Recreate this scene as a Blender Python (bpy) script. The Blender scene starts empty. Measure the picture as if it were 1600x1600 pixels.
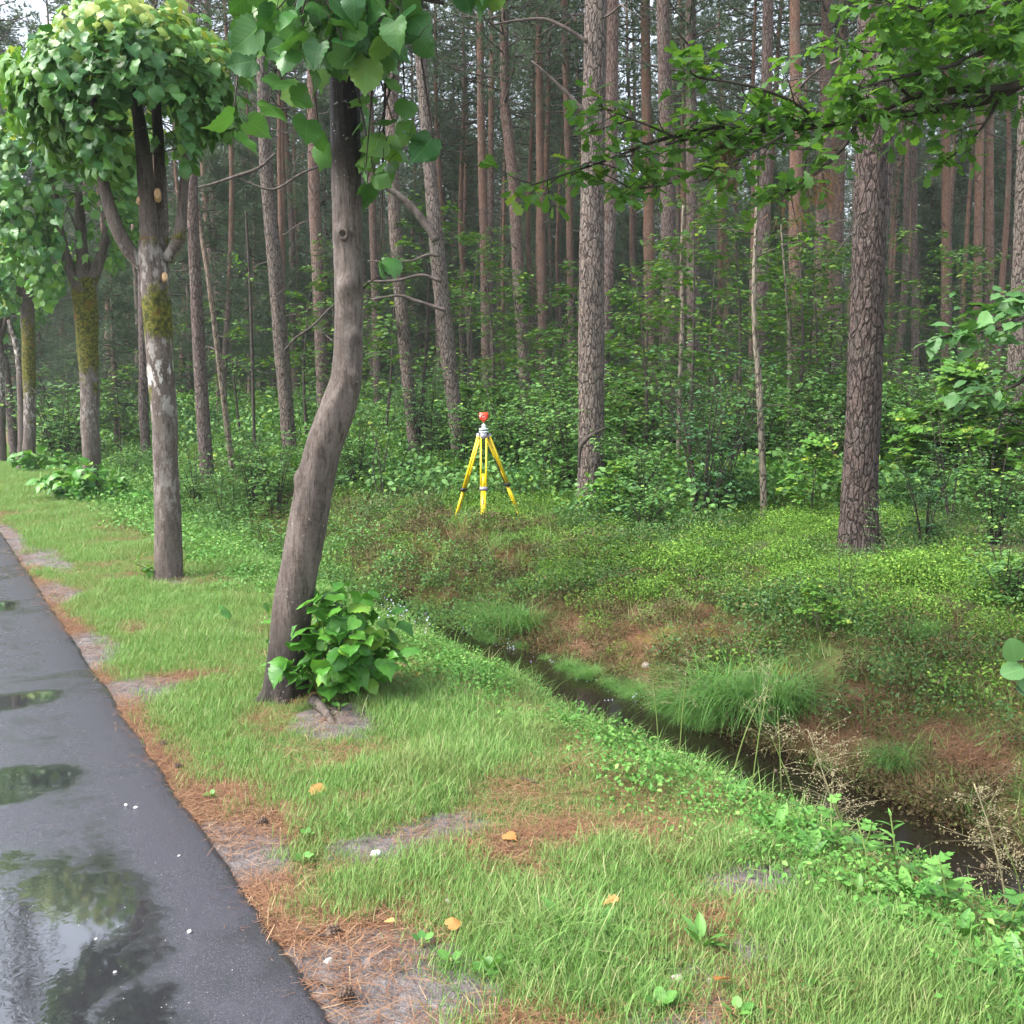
import bpy, math, random
import numpy as np
from mathutils import Matrix, Vector

rng = np.random.default_rng(7)
random.seed(7)
scene = bpy.context.scene
COL = scene.collection
R = math.radians

# ------------------------------------------------------------------ camera
CAM = np.array([0.0, 0.0, 1.6])
FPX = 1570.0                                  # focal length in pixels of the 1600 px photograph
PITCH = math.atan(160 / FPX)
cd = bpy.data.cameras.new('camera'); cam = bpy.data.objects.new('camera', cd); COL.objects.link(cam)
cam.location = CAM; cam.rotation_euler = (math.pi / 2 - PITCH, 0, 0)
cd.sensor_fit = 'HORIZONTAL'; cd.sensor_width = 36; cd.lens = 36 * FPX / 1600
cd.clip_start = 0.05; cd.clip_end = 1000
scene.camera = cam

# ------------------------------------------------------------------ sky, sun, exposure
SUN_EL, SUN_AZ = R(52), R(250)                # overcast: a broad soft sun from the open road side
w = bpy.data.worlds.new('World'); scene.world = w; w.use_nodes = True
nt = w.node_tree; nt.nodes.clear()
sky = nt.nodes.new('ShaderNodeTexSky'); sky.sky_type = 'NISHITA'; sky.sun_disc = False
sky.sun_elevation = SUN_EL; sky.sun_rotation = SUN_AZ
sky.air_density = 1.0; sky.dust_density = 3.0; sky.ozone_density = 1.0
hs = nt.nodes.new('ShaderNodeHueSaturation'); hs.inputs['Saturation'].default_value = 0.45
bg = nt.nodes.new('ShaderNodeBackground'); bg.inputs['Strength'].default_value = 0.15
wo = nt.nodes.new('ShaderNodeOutputWorld')
nt.links.new(sky.outputs[0], hs.inputs['Color']); nt.links.new(hs.outputs[0], bg.inputs[0]); nt.links.new(bg.outputs[0], wo.inputs[0])
sl = bpy.data.lights.new('sun', 'SUN'); sl.energy = 1.5; sl.angle = R(22); sl.color = (1, 0.97, 0.92)
so = bpy.data.objects.new('sun', sl); COL.objects.link(so)
sd = Vector((math.sin(SUN_AZ) * math.cos(SUN_EL), math.cos(SUN_AZ) * math.cos(SUN_EL), math.sin(SUN_EL)))
so.rotation_euler = sd.to_track_quat('Z', 'Y').to_euler()
vs = scene.view_settings
vs.view_transform = 'Standard'; vs.look = 'None'; vs.gamma = 1.0; vs.use_curve_mapping = False
vs.exposure = 1.95
cy = scene.cycles
cy.max_bounces = 7; cy.diffuse_bounces = 4; cy.glossy_bounces = 3; cy.transmission_bounces = 4; cy.transparent_max_bounces = 4
cy.sample_clamp_indirect = 4.0

# ------------------------------------------------------------------ numeric helpers
_ca, _sa = math.cos(PITCH), math.sin(PITCH)
def ray(px, py):
    v = (800 - py) / FPX
    return np.array([(px - 800) / FPX, _ca + v * _sa, -_sa + v * _ca])
def at(px, py, d):
    """world point seen at photograph pixel (px, py) at ground distance y = d"""
    r = ray(px, py); return CAM + r * (d / r[1])
def proj(P):
    Q = np.asarray(P) - CAM
    z = Q[..., 1] * _ca - Q[..., 2] * _sa
    u = Q[..., 1] * _sa + Q[..., 2] * _ca
    return 800 + FPX * Q[..., 0] / z, 800 - FPX * u / z

def _hash(*k):
    h = np.zeros(np.broadcast(*[np.asarray(a) for a in k]).shape, np.uint64)
    for a, m in zip(k, (374761393, 668265263, 2246822519, 3266489917)):
        h = (h + (np.asarray(a).astype(np.int64) & 0xffffffff).astype(np.uint64) * np.uint64(m)) & np.uint64(0xffffffff)
    h = ((h ^ (h >> np.uint64(13))) * np.uint64(1274126177)) & np.uint64(0xffffffff)
    h = ((h ^ (h >> np.uint64(15))) * np.uint64(2246822519)) & np.uint64(0xffffffff)
    return ((h ^ (h >> np.uint64(16))) & np.uint64(0xffffff)).astype(float) / 16777215.0
def vnoise(x, y, seed=0):
    x = np.asarray(x, float); y = np.asarray(y, float)
    ix, iy = np.floor(x), np.floor(y); fx, fy = x - ix, y - iy
    fx = fx * fx * (3 - 2 * fx); fy = fy * fy * (3 - 2 * fy)
    a, b = _hash(ix, iy, seed), _hash(ix + 1, iy, seed)
    c, d = _hash(ix, iy + 1, seed), _hash(ix + 1, iy + 1, seed)
    return (a * (1 - fx) + b * fx) * (1 - fy) + (c * (1 - fx) + d * fx) * fy
def fbm(x, y, seed=0, oct=4):
    s, a, t = 0.0, 0.5, 0.0
    for o in range(oct):
        s = s + a * vnoise(np.asarray(x) * 2 ** o, np.asarray(y) * 2 ** o, seed + o * 17); t += a; a *= 0.5
    return s / t
def sstep(a, b, x):
    t = np.clip((np.asarray(x, float) - a) / (b - a), 0, 1); return t * t * (3 - 2 * t)
def nrm(v):
    v = np.asarray(v, float); return v / np.maximum(np.linalg.norm(v, axis=-1, keepdims=True), 1e-9)

# ------------------------------------------------------------------ terrain: s runs along the road, t away from it
US = np.array([-0.507, 0.862]); UT = np.array([0.862, 0.507])
def st(x, y): return US[0] * x + US[1] * y, UT[0] * x + UT[1] * y
def xy(s, t): return US[0] * s + UT[0] * t, US[1] * s + UT[1] * t
_kt = [-200, 0.74, 0.8, 1.2, 2.1, 2.7, 3.05, 3.3, 3.55, 3.8, 4.5, 4.78, 4.98, 5.35, 5.9, 6.5, 7.3, 8.5, 10, 30, 200]
_kz = [-0.05, -0.05, 0.006, 0.008, 0.03, -0.02, -0.12, -0.36, -0.68, -0.85, -0.85, -0.68, -0.52, -0.36, -0.2, -0.1, -0.04, 0.06, 0.17, 0.42, 0.8]
WATER_Z = -0.61
def H(x, y):
    s, t = st(np.asarray(x, float), np.asarray(y, float))
    tt = t + sstep(2.6, 3.4, t) * (fbm(s * 0.55, t * 0.3, 3, 3) - 0.5) * 0.4
    z = np.interp(tt, _kt, _kz)
    z = z + sstep(15, 26, s) * sstep(5, 9, t) * 0.55
    z = z + sstep(1.2, 2.0, t) * (fbm(x * 2.1, y * 2.1, 11, 4) - 0.5) * 0.07
    z = z + sstep(4.6, 6.5, t) * ((fbm(x * 0.9, y * 0.9, 21, 4) - 0.5) * 0.32)
    return z
def ground(px, py):
    r = ray(px, py); lo, hi = 1.0, None
    k = 1.0
    while k < 200:
        p = CAM + r * k
        if p[2] < H(p[0], p[1]): hi = k; break
        lo = k; k *= 1.03
    if hi is None: hi = 200
    for _ in range(25):
        m = (lo + hi) / 2; p = CAM + r * m
        if p[2] < H(p[0], p[1]): hi = m
        else: lo = m
    p = CAM + r * hi; p[2] = float(H(p[0], p[1])); return p
def gpt(px, d):
    """ground point in the vertical plane of pixel column px at distance d"""
    x = (px - 800) / FPX * d * 1.0; return np.array([x, d, float(H(x, d))])

# ------------------------------------------------------------------ mesh helpers
def mesh_of(name, V, F, attrs=None, smooth=False, mats=(), midx=None):
    V = np.ascontiguousarray(V, np.float32); F = [np.asarray(f, np.int32) for f in (F if isinstance(F, list) else [F]) if len(f)]
    me = bpy.data.meshes.new(name)
    me.vertices.add(len(V)); me.vertices.foreach_set('co', V.ravel())
    if F:
        nl = sum(f.size for f in F); npoly = sum(len(f) for f in F)
        me.loops.add(nl); me.loops.foreach_set('vertex_index', np.concatenate([f.ravel() for f in F]))
        st_, o = [], 0
        for f in F:
            st_.append(o + np.arange(len(f)) * f.shape[1]); o += f.size
        me.polygons.add(npoly); me.polygons.foreach_set('loop_start', np.concatenate(st_).astype(np.int32))
        if smooth: me.polygons.foreach_set('use_smooth', np.ones(npoly, bool))
        if midx is not None: me.polygons.foreach_set('material_index', np.asarray(midx, np.int32))
    for k, a in (attrs or {}).items():
        a = np.asarray(a)
        if a.ndim == 2:
            at_ = me.attributes.new(k, 'FLOAT_VECTOR', 'POINT'); at_.data.foreach_set('vector', a.astype(np.float32).ravel())
        elif a.dtype.kind == 'i':
            at_ = me.attributes.new(k, 'INT', 'POINT'); at_.data.foreach_set('value', a.astype(np.int32))
        else:
            at_ = me.attributes.new(k, 'FLOAT', 'POINT'); at_.data.foreach_set('value', a.astype(np.float32))
    for m in mats: me.materials.append(m)
    me.update(calc_edges=True)
    return me
class MB:
    """collects pieces of one part"""
    def __init__(s): s.V, s.T, s.Q, s.A, s.n, s.tm, s.qm = [], [], [], {}, 0, [], []
    def add(s, V, F, m=0, **attrs):
        V = np.asarray(V, float)
        for f in (F if isinstance(F, list) else [F]):
            f = np.asarray(f, np.int64)
            if not len(f): continue
            if f.shape[1] == 3: s.T.append(f + s.n); s.tm.append(np.full(len(f), m))
            else: s.Q.append(f + s.n); s.qm.append(np.full(len(f), m))
        for k in set(s.A) | set(attrs):
            a = attrs.get(k, 0.0); a = np.full(len(V), a, float) if np.ndim(a) == 0 else np.asarray(a, float)
            s.A.setdefault(k, [np.zeros(s.n)] if s.n else []).append(a)
        s.V.append(V); s.n += len(V); return s
    def mesh(s, name, mats, smooth=False, off=None):
        V = np.concatenate(s.V)
        if off is not None: V = V - off
        F, mi = [], []
        if s.T: F.append(np.concatenate(s.T)); mi += s.tm
        if s.Q: F.append(np.concatenate(s.Q)); mi += s.qm
        return mesh_of(name, V, F, {k: np.concatenate(a) for k, a in s.A.items()}, smooth, mats if isinstance(mats, (list, tuple)) else [mats], np.concatenate(mi))
def link(name, me, parent=None, loc=None, mat=None):
    o = bpy.data.objects.new(name, me); COL.objects.link(o)
    if parent is not None: o.parent = parent
    if loc is not None: o.location = loc
    if mat is not None: o.matrix_basis = mat
    return o
def tag(o, label=None, cat=None, group=None, kind=None):
    for k, v in (('label', label), ('category', cat), ('group', group), ('kind', kind)):
        if v: o[k] = v
    return o
def thing(name, loc, label, cat, group=None, rz=0.0):
    o = bpy.data.objects.new(name, None); COL.objects.link(o); o.location = loc; o.rotation_euler = (0, 0, rz); o.empty_display_size = 0.2
    return tag(o, label, cat, group)

def smooth_path(pts, n):
    P = np.asarray(pts, float)
    if len(P) == 2: return P[0] + (P[1] - P[0]) * np.linspace(0, 1, n)[:, None], np.linspace(0, 1, n)
    L = np.concatenate([[0], np.cumsum(np.linalg.norm(np.diff(P, axis=0), axis=1))]); L /= L[-1]
    m = np.zeros_like(P)
    m[1:-1] = (P[2:] - P[:-2]) / (L[2:] - L[:-2])[:, None]
    m[0] = (P[1] - P[0]) / (L[1] - L[0]); m[-1] = (P[-1] - P[-2]) / (L[-1] - L[-2])
    u = np.linspace(0, 1, n); k = np.clip(np.searchsorted(L, u, 'right') - 1, 0, len(L) - 2)
    h = (L[k + 1] - L[k])[:, None]; t = ((u - L[k]) / (L[k + 1] - L[k]))[:, None]
    return ((2 * t**3 - 3 * t**2 + 1) * P[k] + (t**3 - 2 * t**2 + t) * h * m[k] + (-2 * t**3 + 3 * t**2) * P[k + 1] + (t**3 - t**2) * h * m[k + 1]), u
def tube(pts, rad, nseg=8, n=None, disp=None, cap=True):
    """swept tube; rad is a number per point; disp(ang, length, radius) moves the skin outwards"""
    P0 = np.asarray(pts, float); n = n or max(2, 3 * len(P0))
    P, u = smooth_path(P0, n)
    L0 = np.concatenate([[0], np.cumsum(np.linalg.norm(np.diff(P0, axis=0), axis=1))]); L0 /= L0[-1]
    r = np.interp(u, L0, np.broadcast_to(np.asarray(rad, float), (len(P0),)))
    T = nrm(np.gradient(P, axis=0))
    ref = np.array([1.0, 0, 0]) if abs(T[0][0]) < 0.9 else np.array([0, 1.0, 0])
    X = nrm(ref - T[0] * ref.dot(T[0])); Xs = [X]
    for k in range(1, n):
        X = Xs[-1] - T[k] * Xs[-1].dot(T[k]); Xs.append(X / max(np.linalg.norm(X), 1e-9))
    Xs = np.array(Xs); Ys = np.cross(T, Xs)
    a = np.linspace(0, 2 * math.pi, nseg, endpoint=False)
    ln = np.concatenate([[0], np.cumsum(np.linalg.norm(np.diff(P, axis=0), axis=1))])
    A, Ln = np.meshgrid(a, ln); rr = np.repeat(r[:, None], nseg, 1)
    if disp is not None: rr = rr + disp(A, Ln, rr)
    V = P[:, None, :] + rr[..., None] * (np.cos(A)[..., None] * Xs[:, None, :] + np.sin(A)[..., None] * Ys[:, None, :])
    V = V.reshape(-1, 3)
    i = np.arange(n - 1)[:, None] * nseg; j = np.arange(nseg)[None]
    j2 = (j + 1) % nseg
    Q = np.stack([i + j, i + j2, i + nseg + j2, i + nseg + j], -1).reshape(-1, 4)
    F = [Q]
    if cap:
        V = np.concatenate([V, P[-1:] + T[-1:] * r[-1] * 0.3, P[:1]])
        c = (n - 1) * nseg; jj = np.arange(nseg)
        F.append(np.stack([c + jj, c + (jj + 1) % nseg, np.full(nseg, n * nseg)], -1))
        F.append(np.stack([(jj + 1) % nseg, jj, np.full(nseg, n * nseg + 1)], -1))
    return V, F
def box(c, h, M=None):
    V = np.array([[x, y, z] for x in (-1, 1) for y in (-1, 1) for z in (-1, 1)], float) * np.asarray(h)
    if M is not None: V = V @ np.asarray(M).T
    V = V + np.asarray(c)
    return V, np.array([[0, 1, 3, 2], [4, 6, 7, 5], [0, 4, 5, 1], [2, 3, 7, 6], [0, 2, 6, 4], [1, 5, 7, 3]])
def bar(a, b, wx, wy, side=(1, 0, 0)):
    a, b = np.asarray(a, float), np.asarray(b, float); d = nrm(b - a); s = np.asarray(side, float); s = nrm(s - d * s.dot(d)); u = np.cross(d, s)
    return box((a + b) / 2, (wx / 2, wy / 2, np.linalg.norm(b - a) / 2), np.stack([s, u, d], 1))
def lathe(prof, nseg=24, c=(0, 0, 0)):
    a = np.linspace(0, 2 * math.pi, nseg, endpoint=False); n = len(prof)
    V = np.array([[r * math.cos(t), r * math.sin(t), z] for r, z in prof for t in a]) + np.asarray(c)
    i = np.arange(n - 1)[:, None] * nseg; j = np.arange(nseg)[None]; j2 = (j + 1) % nseg
    return V, np.stack([i + j, i + j2, i + nseg + j2, i + nseg + j], -1).reshape(-1, 4)
# leaf templates: base at the origin, y along the leaf, z the upper side
def leaf_template(side, fold=0.16, droop=0.25, curl=0.0):
    side = np.asarray(side, float); k = len(side); ys = np.clip(side[:, 1], 0, 1)
    mid = np.stack([np.zeros(k), ys, -droop * ys**2], 1); V = [mid]; F = []
    for sg in (1, -1):
        x = side[:, 0]; z = fold * x - droop * side[:, 1]**2 - curl * x**2
        V.append(np.stack([sg * x, side[:, 1], z], 1)); o = k if sg == 1 else 2 * k
        for i in range(k - 1):
            q = [i, o + i, o + i + 1, i + 1] if sg == 1 else [i, i + 1, o + i + 1, o + i]
            F += [[q[0], q[1], q[2]], [q[0], q[2], q[3]]]
    V = np.concatenate(V); F = np.array(F)
    ar = np.linalg.norm(np.cross(V[F[:, 1]] - V[F[:, 0]], V[F[:, 2]] - V[F[:, 0]]), axis=1)
    return V, F[ar > 1e-6]
_LS = [(0.05, -0.01), (0.16, -0.1), (0.3, -0.09), (0.36, -0.01), (0.45, 0.05), (0.45, 0.15), (0.51, 0.24), (0.46, 0.33), (0.49, 0.42), (0.41, 0.5), (0.41, 0.59), (0.31, 0.66), (0.29, 0.74), (0.18, 0.8), (0.09, 0.88), (0.0, 1.03)]
T_LINDEN = [leaf_template(_LS, f, d, c)
            for f, d, c in ((0.3, 0.22, 0.25), (-0.15, 0.35, 0.45), (0.55, 0.2, 0.1), (0.1, 0.65, 0.5), (0.35, -0.15, 0.4))]
for _v, _f in T_LINDEN: _v[:, 2] += 0.05 * np.sin(_v[:, 1] * 9 + _v[:, 0] * 7) * np.abs(_v[:, 0]) / 0.5 + 0.03 * np.sin(_v[:, 0] * 11)
T_LINDEN_LOW = leaf_template([(0.35, -0.05), (0.47, 0.3), (0.0, 1.0)], 0.2, 0.3)
T_OAK = [leaf_template([(0.03, 0), (0.1, 0.12), (0.07, 0.2), (0.22, 0.34), (0.13, 0.42), (0.31, 0.6), (0.2, 0.67), (0.27, 0.85), (0.13, 0.9), (0, 1.0)], f, d)
         for f, d in ((0.2, 0.15), (-0.15, 0.3), (0.4, 0.1))]
T_OAK_LOW = leaf_template([(0.06, 0.1), (0.26, 0.4), (0.12, 0.5), (0.3, 0.72), (0, 1.0)], 0.2, 0.2)
T_OVAL = leaf_template([(0.3, 0.35), (0.24, 0.7), (0, 1.0)], 0.25, 0.2)
T_OVAL = (np.concatenate([T_OVAL[0], [[0, 0, 0]]]), np.concatenate([T_OVAL[1], [[0, 9, 3], [0, 6, 9]]]))
T_DIA = (np.array([[0, 0, 0], [0.3, 0.5, 0.06], [0, 1, -0.15], [-0.3, 0.5, 0.06]], float), np.array([[0, 1, 2], [0, 2, 3]]))
T_ROUND = leaf_template([(0.1, 0.0), (0.36, 0.14), (0.46, 0.42), (0.36, 0.75), (0.14, 0.95), (0.0, 0.97)], 0.15, 0.12, 0.1)
T_DOCK = [leaf_template([(0.02, 0.0), (0.025, 0.22), (0.14, 0.3), (0.19, 0.5), (0.17, 0.72), (0.09, 0.9), (0, 1.0)], f, d) for f, d in ((0.5, 0.3), (0.3, 0.6), (0.6, 0.1))]
T_LANCE = leaf_template([(0.02, 0.0), (0.09, 0.25), (0.1, 0.5), (0.05, 0.8), (0, 1.0)], 0.4, 0.25)
T_MAPLE = leaf_template([(0.03, 0.0), (0.2, 0.0), (0.42, 0.1), (0.3, 0.24), (0.52, 0.52), (0.3, 0.5), (0.2, 0.6), (0.22, 0.8), (0.1, 0.82), (0, 1.0)], 0.15, 0.2)
def basis(D, N):
    D = nrm(D); X = np.cross(D, N); X = nrm(X); Z = np.cross(X, D); return np.stack([X, D, Z], -1)
def scatter(T, P, D, N, S, wid=None):
    TV, TF = T; B = basis(D, N); k = len(TV); S = np.asarray(S, float)
    V = TV[None] * S[:, None, None]
    if wid is not None: V = V * np.stack([wid, np.ones_like(wid), np.ones_like(wid)], -1)[:, None, :]
    V = np.einsum('nij,nkj->nki', B, V) + P[:, None, :]
    F = (TF[None] + (np.arange(len(P)) * k)[:, None, None]).reshape(-1, TF.shape[1])
    return V.reshape(-1, 3), F, np.repeat(np.arange(len(P)), k)
def rdir(n, up=0.0):
    v = rng.normal(size=(n, 3)); v[:, 2] += up; return nrm(v)

def instancer(name, sources, P, rot, scl, idx, label, cat):
    """one uncountable mass: points carrying copies of the source meshes (geometry nodes), the sources stay unlinked"""
    c = bpy.data.collections.new(name + ' sources')
    for i, me in enumerate(sources):
        c.objects.link(bpy.data.objects.new('%s_%02d' % (me.name, i), me))
    scl = np.asarray(scl, float)
    if scl.ndim == 1: scl = np.repeat(scl[:, None], 3, 1)
    me = mesh_of(name, P, [], {'rot': np.asarray(rot, float), 'scl': scl, 'idx': np.asarray(idx).astype(int)})
    o = link(name, me); tag(o, label, cat, kind='stuff')
    g = bpy.data.node_groups.new(name, 'GeometryNodeTree')
    g.interface.new_socket('Geometry', in_out='INPUT', socket_type='NodeSocketGeometry')
    g.interface.new_socket('Geometry', in_out='OUTPUT', socket_type='NodeSocketGeometry')
    N = g.nodes.new; gi, go = N('NodeGroupInput'), N('NodeGroupOutput')
    ip, ci, er = N('GeometryNodeInstanceOnPoints'), N('GeometryNodeCollectionInfo'), N('FunctionNodeEulerToRotation')
    ci.inputs['Collection'].default_value = c; ci.inputs['Separate Children'].default_value = True; ci.inputs['Reset Children'].default_value = True
    def na(n_, ty):
        q = N('GeometryNodeInputNamedAttribute'); q.data_type = ty; q.inputs['Name'].default_value = n_
        return next(s_ for s_ in q.outputs if s_.enabled and s_.name == 'Attribute')
    L = g.links.new
    L(gi.outputs[0], ip.inputs['Points']); L(ci.outputs[0], ip.inputs['Instance']); ip.inputs['Pick Instance'].default_value = True
    L(na('idx', 'INT'), ip.inputs['Instance Index']); L(na('rot', 'FLOAT_VECTOR'), er.inputs[0]); L(er.outputs[0], ip.inputs['Rotation'])
    L(na('scl', 'FLOAT_VECTOR'), ip.inputs['Scale']); L(ip.outputs[0], go.inputs[0])
    m = o.modifiers.new('copies', 'NODES'); m.node_group = g
    return o
def in_view(x, y, m=2.2, k=0.60): return (np.abs(x) < k * y + m) & (y > 0.6)
# ------------------------------------------------------------------ materials
class NT:
    def __init__(s, name):
        s.m = bpy.data.materials.new(name); s.m.use_nodes = True; s.t = s.m.node_tree; s.t.nodes.clear()
        s.out = s.t.nodes.new('ShaderNodeOutputMaterial')
    def n(s, ty, **kw):
        q = s.t.nodes.new(ty)
        for k, v in kw.items(): setattr(q, k, v)
        return q
    def set(s, sock, v):
        if isinstance(v, bpy.types.NodeSocket): s.t.links.new(v, sock)
        elif v is not None: sock.default_value = v
    def attr(s, name): return s.n('ShaderNodeAttribute', attribute_name=name).outputs['Fac']
    def obj(s): return s.n('ShaderNodeTexCoord').outputs['Object']
    def geo(s): return s.n('ShaderNodeNewGeometry').outputs['Position']
    def rnd(s): return s.n('ShaderNodeObjectInfo').outputs['Random']
    def map(s, v, scale):
        q = s.n('ShaderNodeMapping'); s.set(q.inputs['Vector'], v); q.inputs['Scale'].default_value = scale; return q.outputs[0]
    def noise(s, v, scale, detail=4, rough=0.55, dist=0.0, out='Fac'):
        q = s.n('ShaderNodeTexNoise'); s.set(q.inputs['Vector'], v); q.inputs['Scale'].default_value = scale; q.inputs['Detail'].default_value = detail
        q.inputs['Roughness'].default_value = rough; q.inputs['Distortion'].default_value = dist; return q.outputs[out]
    def voro(s, v, scale, feat='F1', out='Distance'):
        q = s.n('ShaderNodeTexVoronoi', feature=feat); s.set(q.inputs['Vector'], v); q.inputs['Scale'].default_value = scale; return q.outputs[out]
    def math(s, op, a, b=None, c=None):
        q = s.n('ShaderNodeMath', operation=op); s.set(q.inputs[0], a); s.set(q.inputs[1], b); s.set(q.inputs[2], c); return q.outputs[0]
    def ramp(s, f, lo, hi, a=0.0, b=1.0):
        q = s.n('ShaderNodeMapRange', interpolation_type='SMOOTHSTEP'); s.set(q.inputs[0], f)
        for i, v in enumerate((lo, hi, a, b)): q.inputs[i + 1].default_value = v
        return q.outputs[0]
    def mix(s, f, a, b, mode='MIX'):
        q = s.n('ShaderNodeMix', data_type='RGBA', blend_type=mode); s.set(q.inputs[0], f)
        for sock, v in ((q.inputs[6], a), (q.inputs[7], b)):
            s.set(sock, (*v, 1) if isinstance(v, tuple) else v)
        return q.outputs[2]
    def bump(s, h, strength=0.5, dist=0.01, nrm_=None):
        q = s.n('ShaderNodeBump'); q.inputs['Strength'].default_value = strength; q.inputs['Distance'].default_value = dist
        s.set(q.inputs['Height'], h); s.set(q.inputs['Normal'], nrm_); return q.outputs[0]
    def bsdf(s, col, rough=0.6, normal=None, spec=0.4, metal=0.0, coat=0.0):
        q = s.n('ShaderNodeBsdfPrincipled'); s.set(q.inputs['Base Color'], (*col, 1) if isinstance(col, tuple) else col)
        s.set(q.inputs['Roughness'], rough); s.set(q.inputs['Normal'], normal); q.inputs['Specular IOR Level'].default_value = spec; q.inputs['Metallic'].default_value = metal
        q.inputs['Coat Weight'].default_value = coat
        return q.outputs[0]
    def end(s, sh, disp=None): s.t.links.new(sh, s.out.inputs['Surface']); return s.m
def plain(name, col, rough=0.5, spec=0.4, metal=0.0, var=0.12, scale=30):
    m = NT(name); n_ = m.noise(m.obj(), scale)
    c = m.mix(m.ramp(n_, 0.3, 0.7), tuple(x * (1 - var) for x in col), tuple(min(1, x * (1 + var)) for x in col))
    return m.end(m.bsdf(c, rough, m.bump(n_, 0.15, 0.002), spec, metal))
def leaf_mat(name, c1, c2, c3=None, src='attr', rough=0.42, trans=0.35, veins=False, spec=0.35, patch=None, young=0.86):
    """c1..c2 by each leaf's own tint, a few of them c3 (young or yellowing)"""
    m = NT(name)
    if src == 'attr': f = m.attr('tint')
    elif src == 'obj': f = m.rnd()
    else: f = m.math('FRACT', m.math('ADD', m.attr('tint'), m.math('MULTIPLY', m.rnd(), 0.35)))
    c = m.mix(f, c1, c2)
    if c3: c = m.mix(m.ramp(f, young, 1.0), c, c3)
    if patch: c = m.mix(m.ramp(m.noise(m.geo(), 1.6, 4, 0.6), 0.45, 0.75, 0.0, 0.45), c, patch)
    nrm_ = None
    if veins:
        o = m.n('ShaderNodeSeparateXYZ'); m.set(o.inputs[0], m.obj())
        ax = m.math('ABSOLUTE', o.outputs[0])
        wv = m.math('SINE', m.math('MULTIPLY', m.math('SUBTRACT', o.outputs[1], m.math('MULTIPLY', ax, 0.75)), 42.0))
        v1 = m.ramp(wv, 0.86, 1.0); v2 = m.ramp(ax, 0.012, 0.03, 1.0, 0.0)
        v = m.math('MAXIMUM', m.math('MULTIPLY', v1, 0.7), v2)
        c = m.mix(m.math('MULTIPLY', v, 0.2), c, tuple(min(1, x * 1.7 + 0.01) for x in c2))
        nrm_ = m.bump(m.math('SUBTRACT', m.math('MULTIPLY', m.math('ABSOLUTE', wv), 0.3), v), 0.14, 0.02)
    p = m.bsdf(c, rough, nrm_, spec)
    tr = m.n('ShaderNodeBsdfTranslucent'); m.set(tr.inputs[0], m.mix(1.0, c, (1.0, 1.0, 0.45), 'MULTIPLY'))
    mx = m.n('ShaderNodeMixShader'); mx.inputs[0].default_value = trans
    m.t.links.new(p, mx.inputs[1]); m.t.links.new(tr.outputs[0], mx.inputs[2])
    return m.end(mx.outputs[0])

def bark_pine(name, grey=(0.15, 0.122, 0.11), dark=(0.035, 0.027, 0.024), orange=(0.22, 0.128, 0.092), sc=1.0, relief=0.8, near=False):
    m = NT(name); o = m.map(m.obj(), (1, 1, 0.3))
    wv = m.n('ShaderNodeVectorMath', operation='ADD'); m.set(wv.inputs[0], o)
    nz = m.n('ShaderNodeVectorMath', operation='SCALE'); m.set(nz.inputs[0], m.noise(o, 9 * sc, 3, out='Color')); nz.inputs['Scale'].default_value = 0.1 / sc
    m.set(wv.inputs[1], nz.outputs[0])
    e = m.voro(wv.outputs[0], 20 * sc, 'DISTANCE_TO_EDGE'); e2 = m.voro(wv.outputs[0], 46 * sc, 'DISTANCE_TO_EDGE')
    n1 = m.noise(m.obj(), 3.0, 4); n2 = m.noise(m.map(m.obj(), (1, 1, 0.3)), 55 * sc, 4)
    of = m.math('MULTIPLY', m.attr('orange'), m.ramp(n1, 0.3, 0.6, 0.55, 1.0))
    plate = m.mix(of, m.mix(m.ramp(n2, 0.25, 0.75), tuple(x * 0.72 for x in grey), tuple(x * 1.3 for x in grey)),
                  m.mix(m.ramp(n2, 0.25, 0.75), tuple(x * 0.75 for x in orange), tuple(x * 1.2 for x in orange)))
    plate = m.mix(m.ramp(m.noise(m.obj(), 1.7, 3), 0.5, 0.75, 0.0, 0.35), plate, (0.2, 0.215, 0.17))
    brk = m.ramp(m.noise(m.map(m.obj(), (1, 1, 0.5)), 12, 4, 0.6), 0.28, 0.46)
    fine = m.ramp(m.noise(m.map(m.obj(), (1, 1, 0.13)), 75 * sc, 4, 0.6), 0.56, 0.7, 0.0, 0.75)
    crack = m.math('MULTIPLY', m.math('MAXIMUM', m.math('MULTIPLY', m.ramp(e, 0.0, 0.12, 1.0, 0.0), brk), fine), m.ramp(of, 0.4, 1.0, 1.0, 0.45))
    if near:
        pc = m.n('ShaderNodeSeparateColor'); m.set(pc.inputs[0], m.voro(wv.outputs[0], 20 * sc, 'F1', 'Color'))
        plate = m.mix(m.math('MULTIPLY', pc.outputs[0], 0.45), plate, tuple(x * 0.6 for x in grey)); plate = m.mix(m.math('MULTIPLY', pc.outputs[1], 0.22), plate, (grey[0] * 1.5, grey[1] * 1.1, grey[2] * 0.9))
    c = m.mix(crack, plate, m.mix(of, dark, (0.13, 0.06, 0.035)))
    h = m.math('ADD', m.math('ADD', m.math('MULTIPLY', m.ramp(e, 0.0, 0.16), brk), m.math('MULTIPLY', m.ramp(e2, 0.0, 0.2), 0.35)), m.math('MULTIPLY', n2, 0.4))
    return m.end(m.bsdf(c, 0.85, m.bump(h, relief, 0.02), 0.2))
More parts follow.
